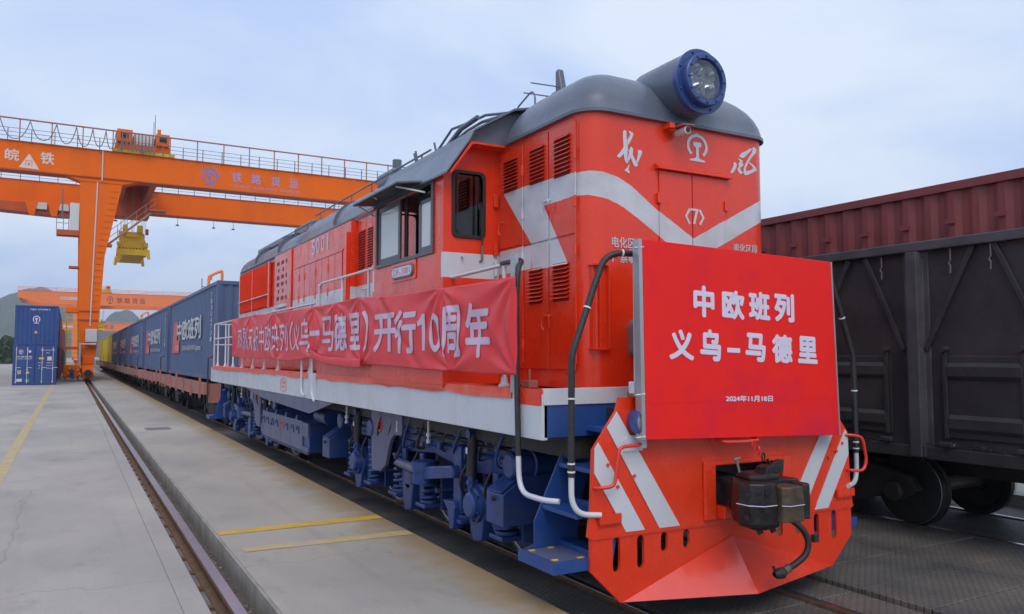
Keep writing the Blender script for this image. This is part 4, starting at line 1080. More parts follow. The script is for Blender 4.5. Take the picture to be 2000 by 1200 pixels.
B().box(3.83, 3.89, PY - .06, PY - .021, 1.21, 1.29).obj('lever_bracket', 'white', LOCO, bev=.006)

# --- coupler
CP = empty_part('coupler', LOCO)
B().box(4.68, 4.98, 4.52, 5.2, .68, .92).obj('shank', 'coupler', CP, bev=.03)
def head(name, m, plan, z0, z1, k0=.86, k1=.90, bev=.03):
    """a casting: plan outline drawn in towards top and bottom"""
    cx = sum(p[0] for p in plan) / len(plan); cy = sum(p[1] for p in plan) / len(plan); zm = (z0 + z1) / 2; h = (z1 - z0) / 2
    b = B(); rw = []
    for z, k in ((z0, k0), (z0 + h * .35, .97), (zm, 1.0), (z1 - h * .35, .98), (z1, k1)):
        rw.append([(cx + (x - cx) * k, cy + (y - cy) * k, z) for x, y in plan])
    V = b.grid(rw, close=True); b.bm.faces.new(V[0][::-1]); b.bm.faces.new(V[-1])
    o = b.obj(name, m, CP, bev=bev, smooth=None); return o
head('coupler_head', 'coupler', [(4.62, 4.66), (4.50, 4.52), (4.45, 4.40), (4.47, 4.31), (4.56, 4.25), (4.70, 4.25), (4.74, 4.32), (4.80, 4.36), (4.93, 4.36), (5.03, 4.32), (5.06, 4.36), (5.05, 4.50), (4.97, 4.66)], .645, .955, .96, .96, .010)
head('knuckle', 'knuckle', [(4.705, 4.33), (4.715, 4.22), (4.76, 4.185), (4.92, 4.185), (4.935, 4.30), (4.90, 4.37), (4.78, 4.37)], .66, .925, 1.0, .98, .008)
head('guard_arm', 'coupler', [(4.945, 4.33), (4.95, 4.22), (5.0, 4.20), (5.05, 4.25), (5.06, 4.36), (5.0, 4.38)], .665, .93, 1.0, .96, .008)
head('head_top', 'coupler', [(4.62, 4.60), (4.58, 4.42), (4.64, 4.34), (4.84, 4.36), (4.95, 4.46), (4.88, 4.62)], .945, 1.005, 1.0, .85, .010)
B().prism([(4.78, 1.0), (4.94, 1.0), (4.95, 1.10), (4.89, 1.105), (4.82, 1.07)], 'y', 4.40, 4.43).obj('lift_lug', 'coupler', CP, bev=.006)
B().prism([(4.72, 1.0), (4.80, 1.0), (4.80, 1.07), (4.74, 1.05)], 'y', 4.38, 4.50).obj('lift_lug', 'coupler', CP, bev=.006)
head('lock_case', 'coupler', [(4.58, 4.54), (4.56, 4.38), (4.66, 4.32), (4.82, 4.34), (4.86, 4.46), (4.82, 4.54)], .585, .66, .7, 1.0, .010)
for x_, z_ in ((4.66, .60), (4.80, .60)): B().cyl((x_, 4.42, z_), (x_ + .01, 4.39, z_ - .05), .024, n=10).obj('lock_lug', 'dark', CP)
B().cyl((4.655, 4.56, .90), (4.615, 4.58, 1.10), .010, n=8).cyl((4.585, 4.58, 1.098), (4.65, 4.58, 1.108), .012, n=6).obj('pin', 'iron', CP)
for x_, y_, z_ in ((4.47, 4.33, .88), (4.47, 4.34, .71), (4.60, 4.25, .89)): B().cyl((x_, y_, z_), (x_ - .02, y_ - .02, z_), .022, n=8).obj('casting_boss', 'coupler', CP)
B().tube([(4.444, 4.42, .80), (4.462, 4.312, .796), (4.555, 4.246, .792), (4.69, 4.246, .790)], .0035, n=5).obj('chalk_mark', 'signtext', CP)
B().tube([(4.712, 4.218, .788), (4.758, 4.181, .786), (4.915, 4.181, .786)], .003, n=5).obj('chalk_mark', 'signtext', CP)
B().tube([(4.60, 4.80, 1.24), (4.62, 4.70, 1.225), (4.80, 4.68, 1.22), (4.98, 4.68, 1.225), (5.02, 4.80, 1.24)], .014, n=8, fillet=.05).obj('uncoupling_bar', 'redpaint', CP)
CHN = empty_part('lift_chain', LOCO)
lm = None
for i in range(4):
    c = Vector((4.90, 4.67 - i * .05, 1.195 - i * .045)); pts = []
    for k in range(13):
        t = 2 * math.pi * k / 12
        a, e = .016 * math.cos(t), .034 * math.sin(t)
        pts.append(c + (Vector((a, 0, e)) if i % 2 == 0 else Vector((0, a, e))))
    B().tube(pts, .007, n=5).obj('chain_link', 'redpaint' if i < 2 else 'coupler', CHN)
HS = empty_part('brake_hose', LOCO)
B().tube([(5.02, 4.64, .70), (5.10, 4.56, .63), (5.21, 4.46, .53), (5.26, 4.44, .42), (5.23, 4.44, .32), (5.12, 4.46, .25), (5.03, 4.48, .215)], .026, n=10, fillet=.12).obj('hose', 'black', HS, smooth=50)
B().cyl((5.07, 4.48, .225), (5.01, 4.48, .205), .034, n=10).obj('clamp', 'wheel', HS)
B().lathe([(0, .02), (.03, .04), (.09, .045), (.12, .02)], (4.90, 4.48, .195), 'x', 12).obj('glad_hand', 'dark', HS, smooth=40)
B().cyl((4.92, 4.48, .20), (4.88, 4.47, .26), .012, n=6).obj('lug', 'dark', HS)
B().box(5.33, 5.38, 4.44, 4.48, .40, .46).obj('hose_bracket', 'dark', HS)

# --- handrails (white) with stanchions, wrapped black at the front
HRL = empty_part('walkway_handrail', LOCO)
hx = 3.25
def wht(pts, fil=.06, r=.019, m='white'): B().tube(pts, r, n=8, fillet=fil).obj('handrail_bar', m, HRL, smooth=50)
wht([(hx, 5.72, 2.71), (hx, 7.10, 2.685), (hx, 7.20, 2.72), (hx, 7.26, 2.93), (hx, 7.33, 2.99), (hx, 7.40, 2.985), (3.16, 7.42, 2.985)], .05)
wht([(3.16, 9.06, 3.0), (hx, 9.08, 3.0), (hx, 11.55, 3.0), (hx, 11.67, 2.97), (hx, 11.70, 2.80), (hx, 11.70, 2.66)])
wht([(hx, 11.9, 2.72), (hx, 21.4, 2.73)])
wht([(hx, 18.7, 2.35), (hx, 21.4, 2.35)])
stan = B().lathe([(0, .05), (.02, .05), (.03, .032), (.08, .026), (.09, .018), (1.06, .018), (1.065, 0)], (0, 0, 0), 'z', 10).mesh('stanchion', 'white', 40)
for y in (5.91, 7.05, 12.14, 14.31, 15.46, 16.53, 17.67, 18.77, 19.8, 20.9):
    link('stanchion', stan, HRL, loc=(hx, y, 1.655))
for y in (9.45, 10.55, 11.70):
    o = link('stanchion', stan, HRL, loc=(hx, y, 1.99)); o.scale = (1, 1, .95)
ST2 = empty_part('end_railing', LOCO)
b = B()
for x in (3.25, 3.6, 3.95):
    b.cyl((x, 21.5, 1.63), (x, 21.5, 2.73), .018, n=8)
b.tube([(3.25, 21.5, 2.73), (3.95, 21.5, 2.73)], .018); b.tube([(3.25, 21.5, 2.2), (3.95, 21.5, 2.2)], .018)
b.obj('end_bars', 'white', ST2)
B().tube([(3.17, 12.35, 2.62), (3.17, 12.35, 1.35), (3.17, 12.18, 1.30)], .02, n=8, fillet=.1).obj('side_grab', 'white', LOCO)
B().tube([(3.17, 11.75, 2.62), (3.17, 11.75, 1.35), (3.17, 11.60, 1.24)], .02, n=8, fillet=.1).obj('side_grab', 'white', LOCO)
B().box(3.17, 3.19, 11.55, 11.95, 1.27, 1.66).obj('ladder_plate', 'white', LOCO)
for fz in (0, 1):
    FG = empty_part('front_grab_rail', LOCO)
    if not fz:
        B().tube([(hx, 5.95, 2.715), (hx, 5.60, 2.715), (3.17, 5.53, 2.64), (3.15, 5.52, 2.4), (3.15, 5.515, 1.73), (3.15, 5.49, 1.12)], .024, n=10, fillet=.06).obj('wrapped_bar', 'tape', FG, smooth=50)
        B().tube([(3.15, 5.49, 1.12), (3.15, 5.48, .92), (3.15, 5.40, .83), (3.15, 5.10, .83), (3.22, 5.0, .83)], .022, n=10, fillet=.1).obj('bare_bar', 'white', FG, smooth=50)
        B().box(3.16, 3.19, 5.56, 5.64, 1.62, 2.76).obj('flat_post', 'silver', FG)
    fq = (lambda p: p) if not fz else (lambda p: (2 * XC - p[0] + (.02), p[1], p[2] - .01))
    B().tube([fq(p) for p in ((3.90, 4.83, 2.72), (3.66, 4.88, 2.715), (3.57, 4.9, 2.66), (3.50, 4.9, 2.50), (3.285, 4.9, 1.96), (3.27, 4.9, 1.90), (3.265, 4.9, 1.40), (3.263, 4.9, 1.02))], .026, n=10, fillet=.06).obj('wrapped_bar', 'tape', FG, smooth=50)
    B().tube([fq(p) for p in ((3.263, 4.9, 1.02), (3.262, 4.9, .84), (3.32, 4.88, .745), (3.48, 4.83, .735))], .022, n=10, fillet=.1).obj('bare_bar', 'white', FG, smooth=50)
    for q in ((3.40, 4.9, 2.262), (3.29, 4.9, 1.98)):
        pass
    for zz in ((1.12, .3), (1.06, 0)):
        c = fq((3.263, 4.9, zz[0])); B().cyl((c[0], c[1], c[2] - .006), (c[0], c[1], c[2] + .006), .029, n=10).obj('cable_tie', 'tie', FG)
    for px, pz in ((3.415, 2.285), (3.266, 1.60), (3.72, 2.717), (3.80, 2.72)):
        c = fq((px, 4.9 if pz < 2.5 else 4.86, pz)); d = Vector((.0, 0, 1)) if pz < 2 else (Vector((.37, 0, .92)) if pz < 2.5 else Vector((1, -.15, 0)))
        if fz: d.x = -d.x
        B().cyl(Vector(c) - d * .006, Vector(c) + d * .006, .0295, n=10).obj('cable_tie', 'tie', FG)
    c0 = fq((3.835, 4.80, 1.62)); B().box(c0[0] - .028, c0[0] + .028, 4.80, 4.84, 1.62, 2.74).obj('railing_post', 'white', FG)
    B().box(c0[0] - .06, c0[0] + .05, 4.80, 4.87, 1.625, 1.72).obj('post_foot', 'white', FG, bev=.008)

# --- bogies
spring = B().helix((0, 0), .085, 0, .42, 6, .022).cyl((0, 0, -.02), (0, 0, .01), .115, n=14).cyl((0, 0, .41), (0, 0, .44), .115, n=14).mesh('coil_spring', 'blue', 45)
wheelm = B().lathe([(-.07, .15), (-.07, .46), (-.065, .50), (-.06, .565), (.06, .575), (.075, .60), (.10, .60), (.10, .50), (.04, .47), (.02, .20), (.10, .16), (.10, 0)], (0, 0, 0), 'x', 40).mesh('wheel', 'wheel', 35)
def bogie(y0, d=1):
    BG = empty_part('bogie', LOCO)
    Yy = lambda y: y0 + (y - 8.72) * d
    def pr(pts, a, c, name, m, bev=.0, sm=None):
        for mx in (0, 1):
            x0, x1 = (a, c) if not mx else (2 * XC - c, 2 * XC - a)
            B().prism([(Yy(y), z) for y, z in pts], 'x', x0, x1).obj(name, m, BG, bev=bev)
    pr([(6.2, 1.05), (6.2, .80), (7.4, .72), (8.2, .82), (9.6, .72), (10.1, .82), (11.2, .80), (11.2, 1.05)], 3.62, 3.76, 'side_frame', 'blue', .01)
    pr([(9.96, 1.26), (8.87, 1.26), (8.87, .985), (8.90, .96), (9.12, .95), (9.22, .90), (9.30, .80), (9.42, .55), (9.58, .46), (9.75, .44), (9.94, .44)], 3.48, 3.53, 'traction_bracket', 'bluegrey', .008)
    pr([(8.87, 1.26), (8.60, 1.26), (8.60, 1.02), (8.87, .985)], 3.56, 3.72, 'bracket_web', 'blue')
    for mx in (0, 1):
        f = (lambda x: x) if not mx else (lambda x: 2 * XC - x)
        sg = 1 if not mx else -1
        B().lathe([(0, .052), (-.012 * sg, .056), (-.016 * sg, .075), (0, .08)], (f(3.479), Yy(9.62), 1.03), 'x', 24).obj('porthole_ring', 'ring', BG, smooth=40)
        B().cyl((f(3.4785), Yy(9.62), 1.03), (f(3.476), Yy(9.62), 1.03), .054, n=24).obj('porthole', 'dark', BG)
        if not mx:
            b = B(); lay_poly(b, [(9.05, 1.13), (9.01, 1.13), (9.01, 1.05), (9.0, 1.0), (9.06, 1.0), (9.05, 1.05)], lambda y, z: (3.478, Yy(y), z)); b.obj('stencil_mark', 'white', BG, norm=False)
        for ya in (6.92, 8.72, 10.52):
            W = link('wheel', wheelm, BG, loc=(f(4.16), Yy(ya), GZ + .575))
            if mx: W.rotation_euler = (0, 0, math.pi)
            x0 = 3.40 if ya != 8.72 else 3.50
            B().lathe([(0, 0), (0, .10), (.02 * sg, .125), (.06 * sg, .13), (.065 * sg, .165), (.11 * sg, .17), (.12 * sg, .20), (.24 * sg, .20), (.24 * sg, .14), (.6 * sg, .1)], (f(x0), Yy(ya), .47), 'x', 26).obj('axle_box', 'blue', BG, smooth=35)
            kb = [(ya + .16, .42), (ya - .16, .42), (ya - .10, .14), (ya + .08, .10), (ya + .14, .20)]
            a, c = sorted((f(3.50), f(3.62)))
            B().prism([(Yy(y), z) for y, z in kb], 'x', a, c).obj('axle_keeper', 'blue', BG, bev=.01)
            for dyy in (-.44, .44):
                link('coil_spring', spring, BG, loc=(f(3.60), Yy(ya + dyy), .29))
                a, c = sorted((f(3.47), f(3.73)))
                B().box(a, c, min(Yy(ya + dyy) - .13, Yy(ya + dyy) + .13), max(Yy(ya + dyy) - .13, Yy(ya + dyy) + .13), .22, .265).obj('spring_seat', 'blue', BG, bev=.01)
                # brake shoe hanging beside the wheel
                ys_ = ya + dyy * 1.55
                B().prism([(Yy(ys_), .72), (Yy(ys_ + .05), .70), (Yy(ys_ + .07), .36), (Yy(ys_ + .02), .12), (Yy(ys_ - .05), .14), (Yy(ys_ - .03), .40)], 'x', *sorted((f(3.95), f(4.2)))).obj('brake_shoe', 'blue', BG, bev=.008)
        for ya in (6.98, 10.50):
            B().cyl((f(3.47), Yy(ya), .74), (f(3.49), Yy(ya), 1.14), .052, n=14).obj('damper', 'black', BG, smooth=40)
            B().cyl((f(3.47), Yy(ya), .60), (f(3.47), Yy(ya), .76), .035, n=12).cyl((f(3.43), Yy(ya), .68), (f(3.53), Yy(ya), .68), .03, n=12).obj('damper_end', 'blue', BG, smooth=40)
            B().cyl((f(3.43), Yy(ya), 1.15), (f(3.56), Yy(ya), 1.15), .045, n=12).obj('damper_mount', 'blue', BG, smooth=40)
            if not mx: B().box(3.416, 3.419, Yy(ya) - .02, Yy(ya) + .02, .96, 1.02).obj('damper_label', 'signtext', BG)
        # traction rod, ball joint, arm
        B().cyl((f(3.52), Yy(9.05), .63), (f(3.46), Yy(8.25), .63), .055, n=14).obj('traction_rod', 'bluegrey', BG, smooth=40)
        B().lathe([(-.13, .0), (-.13, .10), (-.12, .125), (-.02, .125), (-.02, .115), (.02, .115), (.02, .135), (.12, .135), (.13, .10), (.13, 0)], (f(3.47), Yy(8.17), .63), 'z', 22).obj('ball_joint', 'blue', BG, smooth=35)
        a, c = sorted((f(3.42), f(3.56)))
        B().prism([(Yy(8.10), .56), (Yy(8.10), .70), (Yy(7.35), .80), (Yy(7.30), .76), (Yy(7.30), .68)], 'x', a, c).obj('traction_arm', 'blue', BG, bev=.02)
        B().prism([(Yy(7.28), 1.0), (Yy(7.46), 1.0), (Yy(7.46), .36), (Yy(7.28), .34)], 'x', *sorted((f(3.50), f(3.64)))).obj('frame_post', 'blue', BG, bev=.01)
        B().prism([(Yy(7.60), .42), (Yy(7.32), .44), (Yy(7.30), .38), (Yy(7.34), .16), (Yy(7.42), .14), (Yy(7.48), .34)], 'x', *sorted((f(3.44), f(3.56)))).obj('brake_hanger', 'blue', BG, bev=.01)
        # sand boxes
        for ya, yb in ((6.13, 6.45), (11.45, 11.80)):
            y_a, y_b = sorted((Yy(ya), Yy(yb)))
            a, c = sorted((f(3.36), f(3.92)))
            SBX = B().prism([(f(3.36), .41), (f(3.92), .41), (f(3.92), .85), (f(3.60), .85), (f(3.36), .69)], 'y', y_a, y_b).obj('sand_box', 'blue', BG, bev=.008)
            B().prism([(f(3.36), .695), (f(3.60), .858), (f(3.60), .878), (f(3.35), .71)], 'y', y_a + .03, y_b - .03).obj('sand_lid', 'blue', SBX, bev=.004)
            B().cyl((f(3.36), (y_a + y_b) / 2, .64), (f(3.33), (y_a + y_b) / 2, .64), .022, n=8).obj('lid_catch', 'dark', SBX)
            B().tube([(f(3.7), (y_a + y_b) / 2, .42), (f(3.75), (y_a + y_b) / 2 + .1, .25), (f(4.05), (y_a + y_b) / 2 + .2, .05)], .025, n=8).obj('sand_pipe', 'blue', SBX)
        for ya in (6.22, 9.98, 11.30):
            B().lathe([(0, 0), (0, .10), (.02 * sg, .118), (.22 * sg, .118), (.23 * sg, .135), (.25 * sg, .135), (.25 * sg, .11), (.5 * sg, .10)], (f(3.46), Yy(ya), .93 if ya < 7 else .97), 'x', 22).obj('brake_cylinder', 'blue', BG, smooth=35)
    for ya in (6.92, 8.72, 10.52):
        B().cyl((3.6, Yy(ya), GZ + .575), (6.12, Yy(ya), GZ + .575), .10, n=14).obj('axle', 'wheel', BG)
    B().box(4.3, 5.4, min(Yy(6.4), Yy(11.0)), max(Yy(6.4), Yy(11.0)), .55, 1.0).obj('bogie_centre', 'dark', BG)
    rg = random.Random(11)
    for ya in (6.92, 8.72, 10.52):
        x0 = 3.40 if ya != 8.72 else 3.50
        for k in range(6):
            a = R(60 * k + 20); B().cyl((x0 + .055, Yy(ya) + .148 * math.cos(a), .47 + .148 * math.sin(a)), (x0 + .035, Yy(ya) + .148 * math.cos(a), .47 + .148 * math.sin(a)), .014, n=6).obj('cover_bolt', 'blue', BG)
        B().lathe([(-.0, .50), (-.004, .505), (-.004, .565), (.0, .572)], (4.088, Yy(ya), GZ + .575), 'x', 40).obj('tyre', 'rim', BG, smooth=40)
        for s__ in (-1, 1):
            y_ = ya + s__ * .27
            B().prism([(Yy(y_ - .05), .80), (Yy(y_ + .05), .80), (Yy(y_ + .07), .30), (Yy(y_ - .02), .22), (Yy(y_ - .07), .32)], 'x', 3.56, 3.60).obj('pedestal_guide', 'blue', BG, bev=.006)
            B().tube([(3.52, Yy(y_), .82), (3.47, Yy(y_ + .03), .70), (3.49, Yy(y_ + .08), .58), (3.56, Yy(y_ + .10), .50)], .014, n=6, fillet=.05).obj('bogie_hose', 'black', BG)
        B().tube([(3.80, Yy(ya - .85), .36), (3.78, Yy(ya), .33), (3.80, Yy(ya + .85), .36)], .022, n=6).obj('brake_rod', 'blue', BG)
        for s__ in (-.62, .62):
            B().box(3.66, 3.86, min(Yy(ya + s__), Yy(ya + s__) + .05), max(Yy(ya + s__), Yy(ya + s__) + .05), .20, .70).obj('brake_hanger', 'blue', BG, bev=.008)
            B().cyl((3.60, Yy(ya + s__) + .025, .42), (3.90, Yy(ya + s__) + .025, .42), .03, n=8).obj('hanger_pin', 'bluegrey', BG)
    for k in range(16):
        y_ = 6.3 + k * .32 + rg.uniform(-.05, .05); w_ = rg.uniform(.04, .13); h_ = rg.uniform(.05, .16); z_ = rg.uniform(.82, 1.08); x_ = rg.uniform(3.53, 3.60)
        B().box(x_, x_ + .10, Yy(y_) - w_ / 2, Yy(y_) + w_ / 2, z_, z_ + h_).obj('frame_fitting', rg.choice(['blue', 'blue', 'dark', 'bluegrey']), BG, bev=.008)
    for k in range(11):
        y_ = 6.4 + k * .46 + rg.uniform(-.1, .1); x_ = rg.uniform(3.50, 3.60)
        B().tube([(x_, Yy(y_), 1.20), (x_ - .05, Yy(y_ + .04), 1.06), (x_ - .03, Yy(y_ + rg.uniform(.08, .25)), rg.uniform(.80, .95)), (x_ + .06, Yy(y_ + rg.uniform(.1, .3)), .86)], rg.uniform(.010, .02), n=6, fillet=.08).obj('air_hose', rg.choice(['black', 'dark', 'blue']), BG)
    for z_, r__, x_ in ((1.10, .020, 3.545), (1.03, .016, 3.56), (.93, .024, 3.60)):
        B().tube([(x_, Yy(6.25), z_), (x_, Yy(7.9), z_), (x_ + .03, Yy(8.1), z_ - .04), (x_ + .03, Yy(9.3), z_ - .04), (x_, Yy(9.5), z_), (x_, Yy(11.2), z_)], r__, n=6, fillet=.06).obj('air_pipe', 'blue' if z_ < 1 else 'dark', BG)
        for k in range(6): B().cyl((x_, Yy(6.6 + k * .85), z_ - .0), (x_, Yy(6.63 + k * .85), z_), r__ + .010, n=8).obj('pipe_clamp', 'bluegrey', BG)
    # pipes and cables under the sill
    b = B()
    for k in range(5):
        x = 3.56 + .03 * k; z = 1.18 - .02 * k
        b.tube([(x, Yy(6.3), z), (x + .02, Yy(7.6), z - .05 - .02 * (k % 2)), (x, Yy(8.5), z), (x + .03, Yy(9.9), z - .04), (x, Yy(11.2), z)], .012, n=5)
    b.obj('cables', 'dark', BG)
    for y in (8.02, 10.95):
        B().cyl((3.46, Yy(y), 1.20), (3.46, Yy(y), .98), .012, n=6).cyl((3.46, Yy(y), 1.07), (3.46, Yy(y), 1.03), .026, n=8).cyl((3.46, Yy(y), 1.0), (3.46, Yy(y), .96), .024, n=8).obj('drain_cock', 'tie', BG)
    return BG
bogie(8.72, 1); bogie(18.1, -1)
# fuel tank / battery locker between the bogies
FT = empty_part('battery_locker', LOCO)
B().box(3.38, 6.34, 12.62, 16.02, .36, .80).obj('locker_body', 'blue', FT, bev=.01)
B().prism([(3.38, .801), (3.70, .95), (6.02, .95), (6.34, .801)], 'y', 12.62, 16.02).obj('locker_top', 'blue', FT)
for i in range(4):
    ya = 12.98 + i * .76
    dd = B().box(3.355, 3.379, ya + .008, ya + .752, .37, .845).obj('locker_door', 'bluegrey', FT, bev=.004)
    for q in (.18, .52):
        B().tube([(3.345, ya + q, .62), (3.34, ya + q, .72), (3.345, ya + q + .10, .76), (3.345, ya + q + .17, .68)], .008, n=5, fillet=.05).obj('door_pull', 'redpaint' if (i == 1 and q > .3) else 'blue', dd)
    B().box(3.35, 3.40, ya + .30, ya + .36, .846, .93).obj('door_bolt', 'blue', dd)
B().box(3.357, 3.379, 12.63, 12.97, .60, .83).obj('vent_panel', 'bluegrey', FT)
B().box(3.357, 3.379, 12.63, 12.97, .37, .44).obj('vent_panel', 'bluegrey', FT)
B().cyl((3.55, 11.95, .97), (3.55, 12.55, .97), .13, n=18).obj('air_reservoir', 'blue', FT, smooth=40)
for k in range(4): B().box(3.345, 3.40, 13.3 + k * .76, 13.38 + k * .76, .848, .90).obj('lid_hinge', 'blue', FT)
b = B()
for i in range(26): b.box(3.37, 3.41, 12.7 + i * .125, 12.77 + i * .125, .325, .359)
b.obj('foot_strip', 'bluegrey', FT)
# ================================================================== SIGN BOARD ON THE LOCOMOTIVE FRONT
SG = thing('sign_board', 'large red event sign board with white Chinese lettering on the locomotive front', 'sign', (4.88, 4.74, 1.26))
SY = 4.70
TL, TR, BL, BR = (3.79, 2.812), (5.935, 2.762), (3.808, 1.285), (5.995, 1.215)
B().hexa([(BL[0], SY, BL[1]), (BR[0], SY, BR[1]), (BR[0], SY + .035, BR[1]), (BL[0], SY + .035, BL[1]), (TL[0], SY, TL[1]), (TR[0], SY, TR[1]), (TR[0], SY + .035, TR[1]), (TL[0], SY + .035, TL[1])]).obj('printed_panel', 'signred', SG, bev=.004)
B().hexa([(BL[0] - .035, SY + .002, BL[1]), (BL[0] - .002, SY + .002, BL[1]), (BL[0] - .002, SY + .075, BL[1]), (BL[0] - .035, SY + .075, BL[1]), (TL[0] - .035, SY + .002, TL[1]), (TL[0] - .002, SY + .002, TL[1]), (TL[0] - .002, SY + .075, TL[1]), (TL[0] - .035, SY + .075, TL[1])]).obj('edge_frame', 'silver', SG)
B().hexa([(BR[0] + .002, SY + .002, BR[1]), (BR[0] + .02, SY + .002, BR[1]), (BR[0] + .02, SY + .075, BR[1]), (BR[0] + .002, SY + .075, BR[1]), (TR[0] + .002, SY + .002, TR[1]), (TR[0] + .02, SY + .002, TR[1]), (TR[0] + .02, SY + .075, TR[1]), (TR[0] + .002, SY + .075, TR[1])]).obj('edge_frame', 'silver', SG)
B().box(BL[0], BR[0] - .02, SY + .037, SY + .075, 1.29, 1.33).box(3.84, 5.92, SY + .037, SY + .075, 2.68, 2.72).obj('back_batten', 'silver', SG)
b = B()
for ch, x0, z1, x1, z0 in (('中', 4.294, 2.480, 4.519, 2.225), ('欧', 4.600, 2.455, 4.852, 2.215), ('班', 4.900, 2.455, 5.150, 2.213), ('列', 5.200, 2.455, 5.445, 2.205),
                           ('义', 4.040, 2.125, 4.295, 1.885), ('乌', 4.357, 2.130, 4.583, 1.875), ('马', 4.853, 2.108, 5.090, 1.868), ('德', 5.163, 2.100, 5.410, 1.855), ('里', 5.477, 2.088, 5.726, 1.850)):
    b = B(); lay_text(b, ch, lambda u, v: (x0 + (x1 - x0) * u, SY - .003, z0 + (z1 - z0) * v - .012 * (u - .5)), .046)
    b.obj('printed_character', 'signtext', SG, norm=False)
b = B()
lay_poly(b, [(4.652, 1.985), (4.795, 1.980), (4.795, 1.942), (4.652, 1.947)], lambda x, z: (x, SY - .003, z)); b.obj('printed_dash', 'signtext', SG, norm=False); b = B()
lay_text(b, '2024年11月18日', lambda u, v: (4.625 + .535 * u, SY - .003, 1.548 + .052 * v - .014 * u), .035)
b.obj('printed_date', 'signtext', SG, norm=False)
# seam of the printed sheet
B().hexa([(3.803, SY - .0025, 1.560), (5.985, SY - .0025, 1.535), (5.985, SY, 1.535), (3.803, SY, 1.560), (3.803, SY - .0025, 1.564), (5.985, SY - .0025, 1.538), (5.985, SY, 1.538), (3.803, SY, 1.564)]).obj('sheet_seam', 'signred', SG)
for z in (2.74, 1.62, 1.30):
    B().tube([(3.765, SY + .08, z), (3.74, SY + .02, z + .004), (3.80, SY - .004, z + .012)], .005, n=5).obj('cable_tie', 'tie', SG)

# ================================================================== CLOTH BANNER ON THE WALKWAY RAIL
BN = thing('cloth_banner', 'long wrinkled red cloth banner with white Chinese characters on the walkway rail', 'banner', (3.2, 12.0, 1.62))
TOPS = [(5.60, 2.576), (6.29, 2.574), (7.20, 2.586), (8.5, 2.606), (9.5, 2.655), (9.62, 2.668), (9.75, 2.655), (10.72, 2.640), (12.55, 2.67), (14.08, 2.675), (16.1, 2.735), (18.55, 2.733)]
BOTS = [(5.60, 1.761), (6.18, 1.757), (6.87, 1.775), (7.5, 1.775), (8.48, 1.800), (9.58, 1.815), (10.9, 1.845), (11.9, 1.889), (12.34, 1.864), (13.34, 1.834), (15.84, 1.87), (18.55, 1.897)]
def pl_(T, y):
    if y <= T[0][0]: return T[0][1]
    for (a, c), (d, e) in zip(T, T[1:]):
        if y <= d: return c + (e - c) * (y - a) / (d - a)
    return T[-1][1]
PINS_T = [5.62, 7.05, 9.62, 10.55, 11.7, 14.31, 16.53, 18.5]
PINS_B = [5.62, 6.87, 9.55, 11.8, 14.31, 18.5]
_rng = random.Random(3)
FOLDS = [(_rng.uniform(5.6, 18.5), _rng.uniform(-.9, .9), _rng.uniform(-.006, .008), _rng.uniform(.04, .12)) for _ in range(34)]
def wrinkle(y, t):
    """outward bulge of the cloth at length y, height fraction t"""
    d = 0.0
    for pins, tt in ((PINS_T, 1.0), (PINS_B, 0.0)):
        for p in pins:
            dy, dt = (y - p), abs(t - tt) * .83
            r = math.hypot(dy, dt)
            if r < 1.5:
                a = math.atan2(dt, dy)
                d += .016 * math.exp(-r * 1.8) * math.sin(a * 11 + p * 2.1) * min(1, r * 5)
    for cy, sl, amp, w in FOLDS:
        u = y - cy - sl * (t - .5) * 1.4
        if abs(u) < .6: d += amp * math.exp(-(u / w) ** 2) * (.35 + .65 * math.sin(math.pi * min(1, max(0, t))))
    d += .010 * math.sin(y * 1.7 + 2 * t) + .004 * math.sin(y * 5.1 - 4 * t)
    # sag between pins: belly inwards along the top, pulled diagonal left of the 9.6 m pin
    k = math.exp(-((y - 8.7 - (1 - t) * -1.2) / .22) ** 2); d += .018 * k * t
    k = math.exp(-((y - 7.6 - (t) * 1.3) / .12) ** 2); d -= .014 * k
    return d
def cloth(y, t, off=0.0):
    zt, zb = pl_(TOPS, y), pl_(BOTS, y)
    k = 3.10 / 3.17
    return (3.10 - wrinkle(y, t) - off + .015 * (1 - t), y * k, 1.92 + (zb + (zt - zb) * t - 1.92) * k)
b = B(); NY, NT = 520, 44
b.grid([[cloth(5.60 + 12.95 * i / NY, j / NT) for j in range(NT + 1)] for i in range(NY + 1)])
o = b.obj('cloth_sheet', 'cloth', BN, smooth=75); sm = o.modifiers.new('thickness', 'SOLIDIFY'); sm.thickness = .002; sm.offset = 1
